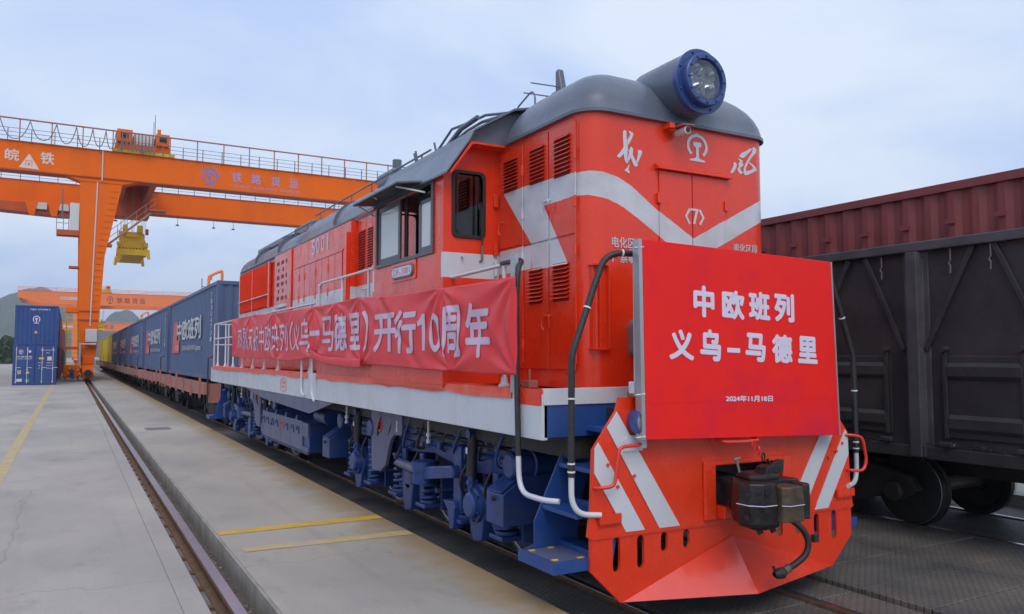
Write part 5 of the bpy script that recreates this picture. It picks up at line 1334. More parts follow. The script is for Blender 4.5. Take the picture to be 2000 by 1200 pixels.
# turned-up flap at the middle of the lower edge
b = B(); rws = []
for i in range(41):
    y = 9.45 + 2.35 * i / 40
    e = 1 if 9.6 < y < 11.2 else max(0, 1 - (abs(y - 10.4) - .8) / .4)
    rws.append([(3.085 - wrinkle(y, .1) * .6 - .003 - .004 * math.sin(math.pi * j / 8), y * .978, 1.92 + (pl_(BOTS, y) - .05 * max(0, e) + (.11) * j / 8 - 1.92) * .978) for j in range(9)])
b.grid(rws); o = b.obj('folded_flap', 'cloth', BN, smooth=75); sm = o.modifiers.new('thickness', 'SOLIDIFY'); sm.thickness = .002
GL = [('热',17.33,17.8,2.07,2.54),('烈',16.72,17.27,2.03,2.52),('庆',16.25,16.67,2.01,2.52),('祝',15.61,16.15,2.0,2.51),('中',15.11,15.52,1.99,2.48),('欧',14.55,15.02,1.99,2.5),('班',13.98,14.46,1.98,2.48),('列',13.35,13.91,1.99,2.48),('（',12.97,13.21,2.01,2.48),('义',12.53,12.96,1.99,2.43),('乌',11.9,12.54,1.98,2.5),('马',10.69,11.25,1.98,2.48),('德',10.11,10.65,1.98,2.49),('里',9.58,10.0,1.99,2.47),('）',9.21,9.44,1.97,2.48),('开',8.26,9.02,1.96,2.41),('行',7.66,8.31,1.94,2.42),('1',7.44,7.64,1.97,2.35),('0',7.08,7.33,1.95,2.35),('周',6.64,7.05,1.9,2.4),('年',6.05,6.53,1.9,2.4)]
for ch, ya, yb, z0, z1 in GL:
    b = B()
    def cm(u, v):
        y = yb + (ya - yb) * u; z = z0 + (z1 - z0) * v
        zt, zb = pl_(TOPS, y), pl_(BOTS, y)
        return cloth(y, (z - zb) / (zt - zb), .005)
    if ch == '1':
        lay_poly(b, [(.52, 0), (.86, 0), (.98, .5), (1.0, 1.0), (.62, 1.0), (.30, .86), (0, .80), (.05, .66), (.58, .72)], cm)
    else: lay_text(b, ch, cm, (.030 if ya < 10.5 else .014) if ch not in '（）0' else .016, (-1, 0, 0), cuts=14)
    b.obj('printed_character', 'clothtext', BN, norm=False)
b = B()
def dash(u, v):
    y = 11.86 + (11.34 - 11.86) * u; zt, zb = pl_(TOPS, y), pl_(BOTS, y); z = 2.215 + .075 * v
    return cloth(y, (z - zb) / (zt - zb), .005)
b.grid([[dash(i / 10, j / 2) for j in range(3)] for i in range(11)]); b.obj('printed_dash', 'clothtext', BN, norm=False)

# ================================================================== CONTAINERS
def corrugated(b, x, sgn, y0, y1, z0, z1, pitch=.278, dep=.036):
    """a corrugated side wall in the y-z plane at x; sgn = outward direction"""
    pts = []; y = y0; k = 0
    n = max(1, round((y1 - y0) / pitch)); pitch = (y1 - y0) / n
    for i in range(n):
        a = y0 + i * pitch
        pts += [(0, a), (0, a + pitch * .26), (-dep, a + pitch * .5), (-dep, a + pitch * .76)]
    pts.append((0, y1))
    b.grid([[(x + sgn * d, y, z) for d, y in pts] for z in (z0, z1)])
def corr_end(b, y, sgn, x0, x1, z0, z1, n=9, dep=.036):
    pts = []; p = (x1 - x0) / n
    for i in range(n):
        a = x0 + i * p; pts += [(0, a), (0, a + p * .26), (-dep, a + p * .5), (-dep, a + p * .76)]
    pts.append((0, x1))
    b.grid([[(x, y + sgn * d, z) for d, x in pts] for z in (z0, z1)])
def container(mname, L=12.19, H=2.9, doors=False, name='shipping_container'):
    """built about its own base centre, length along y; near end at -L/2"""
    W = 1.219; r = thing(name, None, None)
    for s_ in (-1, 1):
        b = B(); corrugated(b, s_ * (W - .03), s_, -L / 2 + .09, L / 2 - .09, .14, H - .09); b.obj('side_wall', mname, r, norm=False)
    b = B()
    if not doors:
        corr_end(b, -L / 2 + .03, -1, -W + .09, W - .09, .14, H - .09); b.obj('end_wall', mname, r, norm=False); b = B()
    corr_end(b, L / 2 - .03, 1, -W + .09, W - .09, .14, H - .09)
    b.obj('end_wall', mname, r, norm=False)
    b = B().box(-W + .02, W - .02, -L / 2 + .03, L / 2 - .03, H - .05, H - .02); b.obj('roof', mname, r)
    b = B().box(-W + .02, W - .02, -L / 2 + .03, L / 2 - .03, .10, .14); b.obj('floor', mname, r)
    b = B()
    for sx in (-1, 1):
        xa, xb = sorted((sx * W, sx * (W - .09)))
        b.box(xa, xb, -L / 2 + .1, L / 2 - .1, 0.02, .16); b.box(xa, xb, -L / 2 + .1, L / 2 - .1, H - .10, H - .005)
        for sy in (-1, 1):
            ya, yb = sorted((sy * L / 2, sy * (L / 2 - .10)))
            b.box(xa, xb, ya + .002, yb - .002, .118, H - .118)
    for sy in (-1, 1):
        ya, yb = sorted((sy * (L / 2 - .003), sy * (L / 2 - .09)))
        b.box(-W + .10, W - .10, ya, yb, .02, .15); b.box(-W + .10, W - .10, ya, yb, H - .11, H - .005)
    b.obj('frame', mname, r)
    cm = B().box(0, .16, 0, .178, 0, .118).mesh('corner_casting', mname)
    for sx in (0, 1):
        for sy in (0, 1):
            for z in (0, H - .118):
                link('corner_casting', cm, r, loc=(-W - .002 if not sx else W - .158, -L / 2 - .002 if not sy else L / 2 - .176, z))
    if doors:
        for s_ in (-1, 1):
            xa, xb = sorted((s_ * .012, s_ * (W - .10)))
            d = B().box(xa, xb, -L / 2 + .02, -L / 2 + .06, .15, H - .115).obj('door', mname, r)
            for k in range(5):
                z = .25 + k * .48
                B().box(xa + .04, xb - .04, -L / 2 + .012, -L / 2 + .0195, z, z + .36).obj('door_rib', mname, d)
            for q in (.30, .80):
                x = s_ * (W * q + .05)
                B().cyl((x, -L / 2 - .012, .12), (x, -L / 2 - .012, H - .10), .018, n=8).obj('lock_rod', 'lightgrey', d)
                for z in (.20, 1.0, 2.3):
                    B().box(x - .04, x + .04, -L / 2 - .03, -L / 2 + .01, z, z + .06).obj('rod_bracket', 'lightgrey', d)
                B().box(x - .03, x + .28 if s_ > 0 else x + .26, -L / 2 - .035, -L / 2 - .031, 1.13, 1.165).obj('lock_handle', 'lightgrey', d)
    return r
def label_thing(r, label, cat, group=None, loc=None, rot=0):
    tag(r, label, cat, group)
    if loc is not None: r.location = loc
    r.rotation_euler = (0, 0, rot); return r
# logo on the blue express containers (left side, reading towards the camera)
def express_logo(r, L):
    x = -1.222
    def mp(ya, yb, z0, z1): return lambda u, v: (x, yb + (ya - yb) * u, z0 + (z1 - z0) * v)
    n0 = -L / 2
    b = B(); m = mp(n0 + 8.2, n0 + 11.2, .83, 2.05)
    lay_poly(b, [(0.05, 0), (.80, 0), (.80, .40), (.55, .40), (.62, 1.0), (.20, 1.0), (.12, .55)], m)
    b.obj('logo_block', 'redtext', r, norm=False)
    b = B()
    lay_text(b, '中欧班列', mp(n0 + 3.1, n0 + 9.6, 1.28, 2.05), .03, (-1, 0, 0)); lay_text(b, 'CHINA RAILWAY Express', mp(n0 + 3.1, n0 + 7.9, .86, 1.10), .012, (-1, 0, 0))
    lay_text(b, 'CR', mp(n0 + 9.0, n0 + 10.0, .92, 1.12), .01, (-1, 0, 0))
    b.obj('logo_lettering', 'lightgrey', r, norm=False)
    b = B()
    for k, ch in enumerate('TBJU4731'): lay_text(b, ch, mp(n0 + .9, n0 + 1.15, 2.48 - k * .19, 2.62 - k * .19), .0, (-1, 0, 0))
    b.obj('serial_number', 'lightgrey', r, norm=False)

TX = XC
blue_lab = ['blue express container nearest the locomotive, on the first flat wagon', 'second blue express container behind the locomotive', 'third blue express container behind the locomotive', 'fourth blue express container behind the locomotive', 'fifth blue express container, next to the yellow containers']
base = container('cblue2'); express_logo(base, 12.19)
PITCH = 13.1; Y0 = 23.75
for i in range(5):
    c = base if i == 0 else copy_tree(base)
    label_thing(c, blue_lab[i], 'container', 'containers on the train', (TX, Y0 + 12.19 / 2 + i * PITCH, 1.19))
basey = container('cyellow')
yl = ['nearest yellow container on the train, after the last blue one', 'second yellow container from the blue ones on the train', 'farthest yellow container on the train']
for i in range(3):
    c = basey if i == 0 else copy_tree(basey)
    label_thing(c, yl[i], 'container', 'containers on the train', (TX, Y0 + 12.19 / 2 + (5 + i) * PITCH, 1.19))

# ================================================================== FLAT WAGONS
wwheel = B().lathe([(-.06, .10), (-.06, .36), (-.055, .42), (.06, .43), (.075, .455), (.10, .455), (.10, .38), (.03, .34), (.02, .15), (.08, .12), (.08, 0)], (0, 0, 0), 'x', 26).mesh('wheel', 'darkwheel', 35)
def wagon_bogie(parent, y, mname='dark'):
    for sx in (-1, 1):
        B().prism([(y - 1.15, .42), (y - 1.05, .58), (y - .4, .66), (y + .4, .66), (y + 1.05, .58), (y + 1.15, .42), (y + .8, .36), (y + .4, .22), (y - .4, .22), (y - .8, .36)], 'x', sx * .99 - .06, sx * .99 + .06).obj('bogie_side_frame', mname, parent, bev=.02)
        for ax in (-.9, .9):
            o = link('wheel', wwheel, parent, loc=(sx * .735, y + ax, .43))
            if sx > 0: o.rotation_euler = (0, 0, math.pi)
            B().cyl((sx * .95, y + ax, .43), (sx * 1.12, y + ax, .43), .12, n=14).obj('axle_cap', mname, parent, smooth=40)
    for ax in (-.9, .9): B().cyl((-1, y + ax, .43), (1, y + ax, .43), .08, n=12).obj('axle', 'wheel', parent)
    B().box(-1.0, 1.0, y - .2, y + .2, .30, .70).obj('bolster', mname, parent)
def flat_wagon(mname):
    r = thing('flat_wagon', None, None); L = 12.9
    for sx in (-1, 1):
        xa, xb = sorted((sx * 1.56, sx * 1.44))
        B().prism([(-L / 2, 1.30), (L / 2, 1.30), (L / 2, .98), (3.6, .92), (-3.6, .92), (-L / 2, .98)], 'x', xa, xb).obj('side_sill', mname, r)
        for k in range(7):
            y = -5.7 + k * 1.9
            B().box(sx * 1.56 - .05 * (1 if sx < 0 else 0) - (0), sx * 1.56 + .05 * (1 if sx > 0 else 0) + .0001, y - .06, y + .06, .86, 1.48 if k % 3 == 0 else 1.34).obj('stake_pocket', mname, r)
        for k in range(12):
            y = -5.9 + k * 1.02
            B().box(sx * 1.0 - .05, sx * 1.0 + .05, y, y + .12, .55, .9).obj('hanger', 'dark', r)
    B().box(-1.43, 1.43, -L / 2, L / 2, 1.05, 1.20).obj('floor', mname, r)
    for y in (-L / 2, L / 2 - .15): B().box(-1.43, 1.43, y + .001, y + .149, .75, 1.28).obj('end_sill', mname, r)
    B().box(-.35, .35, -L / 2 + .3, L / 2 - .3, .6, 1.05).obj('centre_sill', 'dark', r)
    B().box(-.15, .15, -L / 2 - .45, -L / 2 + .3, .70, .98).obj('coupler', 'dark', r)
    B().box(-.15, .15, L / 2 - .3, L / 2 + .2, .70, .98).obj('coupler', 'dark', r)
    for y in (-4.4, 4.4): wagon_bogie(r, y)
    for x, y in ((-1.0, -6.06), (1.0, -6.06), (-1.0, 6.06), (1.0, 6.06)):
        B().box(x - .12, x + .12, y - .08, y + .08, 1.2, 1.335).obj('container_lock', 'dark', r)
    B().tube([(-1.5, -6.6, .6), (-1.5, -6.6, 2.0), (-1.35, -6.6, 2.05)], .02, n=6).obj('brake_lever_post', 'dark', r)
    return r
fw1 = flat_wagon('wagonred'); fw2 = None
wl = ['red oxide flat wagon coupled right behind the locomotive', 'second red oxide flat wagon behind the locomotive', 'third flat wagon behind the locomotive, brown', 'fourth flat wagon behind the locomotive, brown', 'fifth flat wagon, under the last blue container', 'flat wagon under the nearest yellow container', 'flat wagon under the second yellow container', 'flat wagon under the farthest yellow container']
fw2 = flat_wagon('wagonbrown')
for i in range(8):
    if i < 2: w = fw1 if i == 0 else copy_tree(fw1)
    else: w = fw2 if i == 2 else copy_tree(fw2)
    label_thing(w, wl[i], 'flat wagon', 'flat wagons of the train', (TX, Y0 + 12.19 / 2 + i * PITCH, GZ))

# ================================================================== OPEN GONDOLA ON THE NEXT TRACK, WITH A MAROON CONTAINER
GX = 9.90
GO = thing('gondola_wagon', 'grimy dark open gondola wagon on the track beside the locomotive', 'gondola', (GX, 9.6, GZ))
gy0, gy1 = 2.9, 16.2
gx = 8.36
for sx in (0, 1):
    f = (lambda x: x) if not sx else (lambda x: 2 * GX - x)
    so = lambda a, c: sorted((f(a), f(c)))
    def pb(name, m, x0, x1, ya, yb, z0, z1, bev=.0, par=None):
        a, c = so(x0, x1); return B().box(a, c, ya, yb, z0, z1).obj(name, m, par or GO, bev=bev)
    pb('side_sheet', 'gondola', gx, gx + .02, gy0, gy1, .92, 3.10)
    pb('top_chord', 'gondola2', gx - .075, gx + .09, gy0, gy1, 3.095, 3.205, .012)
    pb('bottom_sill', 'gondola', gx - .05, gx + .10, gy0, gy1, .775, .915, .012)
    posts = [3.95, 5.47, 6.99, 8.51, 10.03, 11.55, 13.07, 14.59]
    for y in posts:
        a, c = so(gx - .115, gx - .001)
        B().prism([(f(gx - .001), y - .15), (f(gx - .02), y - .15), (f(gx - .02), y - .085), (f(gx - .115), y - .065), (f(gx - .115), y + .065), (f(gx - .02), y + .085), (f(gx - .02), y + .15), (f(gx - .001), y + .15)], 'z', .80, 3.09).obj('side_post', 'gondola2', GO, bev=.006)
        pb('post_foot', 'gondola', gx - .10, gx - .052, y - .10, y + .10, .80, .93, .01)
    for y in [3.95 - 1.52] + posts:
        mid = y + .76
        if mid > gy1 - .4: continue
        for yt, yb_ in ((mid - .12, y + .16), (mid + .10, y + 1.52 - .10)):
            d = Vector((0, yb_ - yt, 1.98 - 3.09)); d.normalize(); nrm = Vector((0, -d.z, d.y)) * .030
            p = [Vector((0, yt, 3.09)) + nrm, Vector((0, yt, 3.09)) - nrm, Vector((0, yb_, 1.98)) - nrm, Vector((0, yb_, 1.98)) + nrm]
            a, c = so(gx - .045, gx - .0015)
            B().prism([(q.y, q.z) for q in p], 'x', a, c).obj('diagonal_stiffener', 'gondola', GO, bev=.008)
        # lower door with pressed panels
        ya, yb = y + .34, y + 1.24
        if ya < gy0: ya = gy0 + .02
        D_ = pb('side_door', 'gondola', gx - .022, gx - .0015, ya, yb, 1.03, 1.92, .012)
        for z0, z1 in ((1.70, 1.80), (1.14, 1.24)):
            a, c = so(gx - .055, gx - .0225); B().prism([(f(gx - .0225), z0 - .05), (f(gx - .055), z0), (f(gx - .055), z1), (f(gx - .0225), z1 + .05)], 'y', ya + .06, yb - .06).obj('pressed_rib', 'gondola', D_, bev=.012)
        for q in (ya + .03, yb - .06):
            pb('door_hinge_bar', 'gondola', gx - .05, gx - .0225, q, q + .05, 1.02, 1.96, .008, D_)
            a, c = so(gx - .09, gx - .002); B().cyl((a, q + .02, 1.99), (c, q + .02, 1.99), .032, n=10).obj('door_knob', 'gondola', D_, smooth=40)
            pb('door_latch', 'gondola', gx - .085, gx - .051, q - .05, q + .10, .93, .985, .012, D_)
    for y in (4.0, 5.88, 5.05, 4.62, 7.4):
        a = f(gx - .04); B().tube([(a, y, 3.09), (a, y, 2.96), (a, y + .02, 2.93), (a, y, 2.90), (a, y + .005, 2.82)], .008, n=5).obj('lashing_hook', 'iron', GO)
    # crust of old cargo dust along the sill
    b = B(); rng = random.Random(5 + sx)
    for i in range(420):
        y = rng.uniform(gy0, gy1); r_ = rng.uniform(.008, .03); cz = .925 + rng.uniform(0, .04)
        p = [Vector((f(gx - .03 - rng.uniform(0, .03)), y, cz)) + Vector((rng.uniform(-1, 1), rng.uniform(-1, 1), rng.uniform(-1, 1))) * r_ for _ in range(4)]
        v = [b.bm.verts.new(q) for q in p]
        for ff in ((0, 1, 2), (0, 1, 3), (1, 2, 3), (0, 2, 3)): b.bm.faces.new([v[j] for j in ff])
    o = b.obj('dust_crust', 'gondola', GO); o['kind'] = 'stuff'
B().box(gx + .10, 2 * GX - gx - .10, gy0, gy1, .80, .93).obj('floor', 'gondola', GO)
for y in (gy0, gy1 - .05): B().box(gx + .022, 2 * GX - gx - .022, y, y + .05, .935, 3.09).obj('end_wall', 'gondola', GO)
B().box(GX - .3, GX + .3, gy0, gy1, .45, .80).obj('centre_sill', 'dark', GO)
B().box(GX - .15, GX + .15, gy0 - .6, gy0, .60, .88).obj('coupler', 'coupler', GO)
gob = empty_part('bogie', GO)
for yb in (7.07, 13.6):
    G2 = gob if yb < 10 else empty_part('bogie', GO)
    for sx in (-1, 1):
        B().prism([(yb - 1.2, .30), (yb - 1.1, .48), (yb - .4, .62), (yb + .4, .62), (yb + 1.1, .48), (yb + 1.2, .30), (yb + .8, .22), (yb + .4, .08), (yb - .4, .08), (yb - .8, .22)], 'x', GX + sx * .99 - .07, GX + sx * .99 + .07).obj('bogie_side_frame', 'dark', G2, bev=.02)
        for ax in (-.915, .915):
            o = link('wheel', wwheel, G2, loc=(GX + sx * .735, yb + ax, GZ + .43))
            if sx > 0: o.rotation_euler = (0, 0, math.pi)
            B().lathe([(0, 0), (0, .10), (.03, .13), (.20, .13)] if sx < 0 else [(0, 0), (0, .10), (-.03, .13), (-.20, .13)], (GX + sx * 1.14, yb + ax, GZ + .43), 'x', 16).obj('axle_cap', 'dark', G2, smooth=40)
            # polished tread edge
            B().lathe([(-.062 * sx * -1, .425), (-.058 * sx * -1, .434)], (GX + sx * .735, yb + ax, GZ + .43), 'x', 32).obj('rim_edge', 'rim', G2)
    for ax in (-.915, .915): B().cyl((GX - 1, yb + ax, GZ + .43), (GX + 1, yb + ax, GZ + .43), .09, n=12).obj('axle', 'wheel', G2)
    B().box(GX - .9, GX + .9, yb - .25, yb + .25, .15, .55).obj('bolster', 'dark', G2)
    B().box(GX - .9, GX + .9, yb - .55, yb - .45, .2, .32).obj('brake_beam', 'dark', G2)
gc = container('cmaroon'); label_thing(gc, 'maroon corrugated container standing inside the dark gondola wagon', 'container', None, (GX, 9.55, 1.0))
b = B(); mm = lambda y: None
for i in range(9):
    y = -4.9 + i * .556
    B().box(-1.221, -1.205, y, y + .11, 2.42, 2.48).obj('lashing_pocket', 'cmaroon', gc)

# ================================================================== CONTAINER STACKS BESIDE THE CRANE RAIL
cw = container('cblue', H=2.6, doors=False); L_ = 12.19
def endmap(x0, x1, z0, z1, off=.004): return lambda u, v: (x0 + (x1 - x0) * u, -L_ / 2 - off + .003, z0 + (z1 - z0) * v)
b = B(); emblem(b, endmap(-.26, .22, 1.42, 1.92)); lay_text(b, 'TBJU 272098 0', endmap(-.42, .74, 2.26, 2.39), .01); b.obj('end_lettering', 'signtext', cw, norm=False)
b = B(); lay_poly(b, [(-.10, .78), (.10, .78), (0, .98)], lambda x, z: (x - .03, -L_ / 2 + .002, z)); b.obj('warning_triangle', 'warn', cw, norm=False)
cd = container('cblue', H=2.6, doors=True)
b = B(); D0 = .012
emblem(b, endmap(-.92, -.64, 2.02, 2.30, D0)); lay_poly(b, [(-.36, 2.12), (-.22, 2.12), (-.22, 2.26), (-.36, 2.26)], lambda x, z: (x, -L_ / 2 - .010, z))
lay_text(b, '中国铁路', endmap(-1.0, -.14, 1.80, 1.90, D0), .012); lay_text(b, 'CHINA RAILWAY', endmap(-1.0, -.14, 1.68, 1.75, D0), .008)
lay_text(b, 'TBJU 030127 5', endmap(.30, 1.10, 2.22, 2.32, D0), .008); lay_text(b, '45G1', endmap(.62, .82, 2.06, 2.15, D0), .008)
for k, (t, a, c) in enumerate((('MAX GROSS', .20, .48), ('30480 KG', .66, .98), ('TARE', .20, .32), ('3900 KG', .66, .96), ('NET', .20, .30), ('26580 KG', .66, .98))):
    z = 1.42 - (k // 2) * .18
    lay_text(b, t, endmap(a, c, z, z + .07, D0), .006)
b.obj('door_lettering', 'signtext', cd, norm=False)
for m_, x0, x1, z0, z1 in (('warn', .22, .52, 1.68, 1.80), ('lightgrey', .70, .95, 1.60, 1.86), ('lightgrey', -.98, -.68, .24, .42), ('green', -.48, -.28, .24, .40), ('silver', -.95, -.74, .72, .98)):
    b = B(); q = endmap(x0, x1, z0, z1, .011); b.flat([q(0, 0), q(1, 0), q(1, 1), q(0, 1)]); b.obj('door_label', m_, cd, norm=False)
b = B(); lay_poly(b, [(-.50, .76), (-.26, .76), (-.38, .98)], lambda x, z: (x, -L_ / 2 - .009, z)); b.obj('warning_triangle', 'warn', cd, norm=False)
label_thing(cw, 'blue container on top of the near stack, with white railway emblem', 'container', 'container stacks', (-1.97, 60 + L_ / 2, 2.605))
label_thing(cd, 'blue container with doors and lock rods at the bottom of the near stack', 'container', 'container stacks', (-2.0, 59.9 + L_ / 2, .0))
st = container('cbrown', H=2.6)
spec = [(73.2, 0, 'cbrown'), (73.2, 1, 'cbrown'), (86.5, 0, 'cmaroon'), (86.5, 1, 'cbrown'), (100, 0, 'cblue'), (113, 0, 'cblue2'), (113, 1, 'cmaroon'), (127, 0, 'cblue'), (127, 1, 'cblue'), (141, 0, 'cbrown'), (155, 0, 'cblue')]
nm = {'cbrown': 'rust orange', 'cmaroon': 'maroon', 'cblue': 'blue', 'cblue2': 'slate blue'}
protos = {'cbrown': st, 'cmaroon': container('cmaroon', H=2.6), 'cblue': container('cblue', H=2.6), 'cblue2': container('cblue2', H=2.6)}
used = set(); rank = {}
order = ['second', 'third', 'fourth', 'fifth', 'sixth', 'seventh', 'eighth']
ys_seen = []
for y, lvl, m_ in spec:
    if y not in ys_seen: ys_seen.append(y)
    p = protos[m_]
    if m_ in used: p = copy_tree(p)
    used.add(m_)
    label_thing(p, f"{nm[m_]} container {'on top' if lvl else 'at the bottom'} of the {order[ys_seen.index(y)]} stack along the crane rail", 'container', 'container stacks', (-1.95 + random.uniform(-.1, .1), y + L_ / 2, lvl * 2.605))

# ================================================================== GANTRY CRANES
def gantry(y0, near, mname, label, texts=True, ztop=17.8, dep=2.05, sep=15.0, ext=(-15, 46)):
    g = thing('gantry_crane', label, 'gantry crane', (1.2, y0 + sep / 2, 0), 'gantry cranes over the yard')
    zb = ztop - dep
    for k, y in enumerate((y0, y0 + sep)):
        gd = B().prism([(ext[0] + 5, zb), (ext[1] - 5, zb), (ext[1], zb + dep * .45), (ext[1], ztop), (ext[0], ztop), (ext[0], zb + dep * .45)], 'y', y, y + 1.3).obj('girder', mname, g)
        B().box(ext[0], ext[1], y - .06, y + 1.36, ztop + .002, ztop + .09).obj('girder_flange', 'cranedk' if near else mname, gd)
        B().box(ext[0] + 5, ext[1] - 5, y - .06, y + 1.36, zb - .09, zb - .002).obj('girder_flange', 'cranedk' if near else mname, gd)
        if near:
            for x in (2.2, 7.6, 13.4, 18.6, 24.5):
                B().box(x, x + .07, y - .012, y - .001, zb + .02, ztop - .02).obj('splice_seam', mname, gd)
            for i in range(40):
                B().box(-4 + i * .9, -3.92 + i * .9, y - .2, y - .061, ztop - .02, ztop + .05).obj('cable_clip', 'cranedk', gd)
        # railing on top
        RLg = empty_part('girder_railing', g)
        yr = y - .25 if k == 0 else y + 1.5
        b = B()
        for z in (.35, .65, .95): b.tube([(ext[0], yr, ztop + z), (ext[1], yr, ztop + z)], .020 if near else .05, n=5)
        b.obj('railing_bars', 'iron' if near else mname, RLg)
        pm = B().box(-.03, .03, -.03, .03, 0, .97).mesh('railing_post', 'iron' if near else mname)
        x = ext[0]
        while x < min(ext[1], 30):
            link('railing_post', pm, RLg, loc=(x, yr, ztop)); x += 1.5 if near else 4
        # legs
        for lx in (1.2, 36.0):
            s_ = 1 if lx < 10 else -1
            fx = lambda x: lx + (x - 1.2) * s_
            LG = empty_part('leg', g)
            B().prism([(fx(.27), zb - .35), (fx(3.20), zb - .35), (fx(2.10), 9.6), (fx(1.72), 1.9), (fx(.60), 1.9), (fx(.45), 6.0)], 'y', y + .1, y + 1.2).obj('leg_box', mname, LG)
            B().prism([(fx(-.9), zb - .02), (fx(4.6), zb - .02), (fx(3.25), zb - .42), (fx(.22), zb - .42)], 'y', y + .05, y + 1.25).obj('leg_head', mname, LG)
            if lx < 10:
                if near:
                    B().tube([(fx(1.45), y + .04, zb - .4), (fx(1.25), y + .04, 4.2)], .05, n=6).obj('drain_pipe', 'lightgrey', LG)
                    B().tube([(fx(1.75), y - .06, ztop), (fx(1.75), y - .06, zb - .3)], .05, n=6).obj('drain_pipe', 'lightgrey', LG)
                    for i in range(20):
                        zr = 5.6 + i * .48; xe = 1.72 + .38 * (zr - 1.9) / 7.7 if zr < 9.6 else 2.10 + 1.1 * (zr - 9.6) / 5.8
                        B().box(fx(xe - .62), fx(xe - .14), y + .06, y + .099, zr, zr + .10).obj('ladder_rung', 'crane', LG)
                    B().box(fx(.55), fx(1.78), y + .02, y + .098, 4.6, 4.72).box(fx(.5), fx(1.8), y + .02, y + .098, 5.3, 5.38).obj('leg_collar', 'cranedk', LG)
                if k == 0 and near:
                    B().box(.95, 1.75, y - .35, y - .0, 2.95, 3.95).obj('electric_cabinet', 'lightgrey', LG, bev=.03)
                    B().tube([(.62, y - .3, .6), (.62, y - .3, 2.8), (1.7, y - .3, 2.8)], .09, n=6).obj('cable_duct', 'lightgrey', LG)
                    # outside platform and stair
                    B().box(-1.2, .3, y + .2, y + 1.4, 11.1, 11.5).obj('platform', 'cranedk', LG)
                    B().box(-.35, .28, y + .2, y + .9, 11.5, 13.6).obj('electric_cabinet', 'lightgrey', LG)
                    b = B()
                    for xx in (-1.2, -.75, -.4): b.tube([(xx, y + .2, 11.5), (xx, y + .2, 12.5)], .025, n=5)
                    for zz in (12.0, 12.5): b.tube([(-1.2, y + .2, zz), (-.4, y + .2, zz)], .025, n=5)
                    b.tube([(-.85, y + .2, 12.4), (-.85, y + .2, 14.6)], .06, n=5); b.obj('platform_railing', 'iron', LG)
                    b = B(); b.tube([(2.3, y + .6, 10.6), (5.6, y + .6, 13.6)], .09, n=6)
                    for q in range(6):
                        t = q / 5; b.tube([(2.3 + 3.3 * t, y + .6, 10.6 + 3.0 * t), (2.3 + 3.3 * t, y + .6, 11.6 + 3.0 * t)], .025, n=5)
                    b.tube([(2.3, y + .6, 11.6), (5.6, y + .6, 14.6)], .025, n=5); b.tube([(2.3, y + .6, 11.1), (5.6, y + .6, 14.1)], .025, n=5)
                    b.obj('stair_flight', 'railpink', LG)
                    B().box(1.9, 2.6, y + .2, y + 1.2, 10.45, 10.6).obj('platform', 'cranedk', LG); B().box(5.2, 6.4, y + .2, y + 1.2, 13.5, 13.62).obj('platform', 'cranedk', LG)
                    b = B()
                    for zz in (8.6,): b.box(-.3, .4, y + .2, y + 1.2, zz, zz + .15)
                    b.obj('platform', 'cranedk', LG)
                # travel bogie at the foot
                TB = empty_part('travel_bogie', g)
                ya = y + .65
                B().prism([(ya - 1.7, .55), (ya - 1.4, .95), (ya - .5, 1.25), (ya + .5, 1.25), (ya + 1.4, .95), (ya + 1.7, .55), (ya + 1.6, .25), (ya - 1.6, .25)], 'x', .82, 1.58).obj('bogie_beam', mname, TB)
                B().box(.80, 1.62, ya - .6, ya + .6, 1.255, 1.9).obj('pivot_block', mname, TB, bev=.06)
                B().box(.85, 1.55, ya - 1.95, ya - 1.705, .2, .75).obj('buffer_block', 'cranedk', TB, bev=.05)
                B().cyl((1.2, ya - 1.96, .62), (1.2, ya - 2.1, .62), .26, n=16).obj('buffer_pad', 'dark', TB)
                for q in (-1.1, 1.1): B().cyl((1.08, ya + q, .27), (1.30, ya + q, .27), .30, n=20).obj('travel_wheel', 'wheel', TB)
                if near and k == 0:
                    DM = empty_part('drive_motor', g)
                    B().box(-.45, .70, ya - 1.2, ya - .3, .3, 1.25).obj('motor_case', mname, DM, bev=.12)
                    B().cyl((.15, ya - 1.21, .75), (.15, ya - 1.5, .75), .16, n=14).cyl((.2, ya - 1.21, .32), (.2, ya - 1.5, .32), .14, n=14).obj('motor_end', 'cblue', DM)
                    b = B()
                    for xx, zz in ((-.15, .55), (.5, .8), (.6, .5), (.65, 1.0), (-.1, .9)): b.box(xx, xx + .12, ya - 1.35, ya - 1.2, zz, zz + .14)
                    b.obj('warning_tape', 'warn', DM)
                    SCF = empty_part('access_tower', g)
                    b = B()
                    for xx in (-.3, .55):
                        for yy in (ya - .2, ya + .8): b.cyl((xx, yy, 0.1), (xx, yy, 5.2), .05, n=6)
                    b.obj('tower_posts', 'yellow', SCF)
                    for i in range(12):
                        B().box(-.28, .53, ya - .22, ya - .18, .6 + i * .38, .64 + i * .38).obj('tower_rung', 'yellow', SCF)
                    B().box(-.4, .6, ya - .3, ya + .9, 5.2, 5.6).box(-.4, .6, ya - .3, ya + .9, 2.4, 2.6).obj('tower_floor', mname, SCF)
    for lx in (1.2, 36.0):
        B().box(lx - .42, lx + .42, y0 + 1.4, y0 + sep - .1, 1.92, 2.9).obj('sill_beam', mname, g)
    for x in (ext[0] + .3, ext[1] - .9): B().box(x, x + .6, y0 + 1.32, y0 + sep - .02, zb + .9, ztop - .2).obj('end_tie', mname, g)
    # trolley on the girders
    tx = 2.6 if near else 4.5
    T = empty_part('trolley', g)
    B().box(tx, tx + 4.0, y0 + .3, y0 + sep + .9, ztop + .35, ztop + .95).obj('trolley_frame', 'yellow' if not near else mname, T)
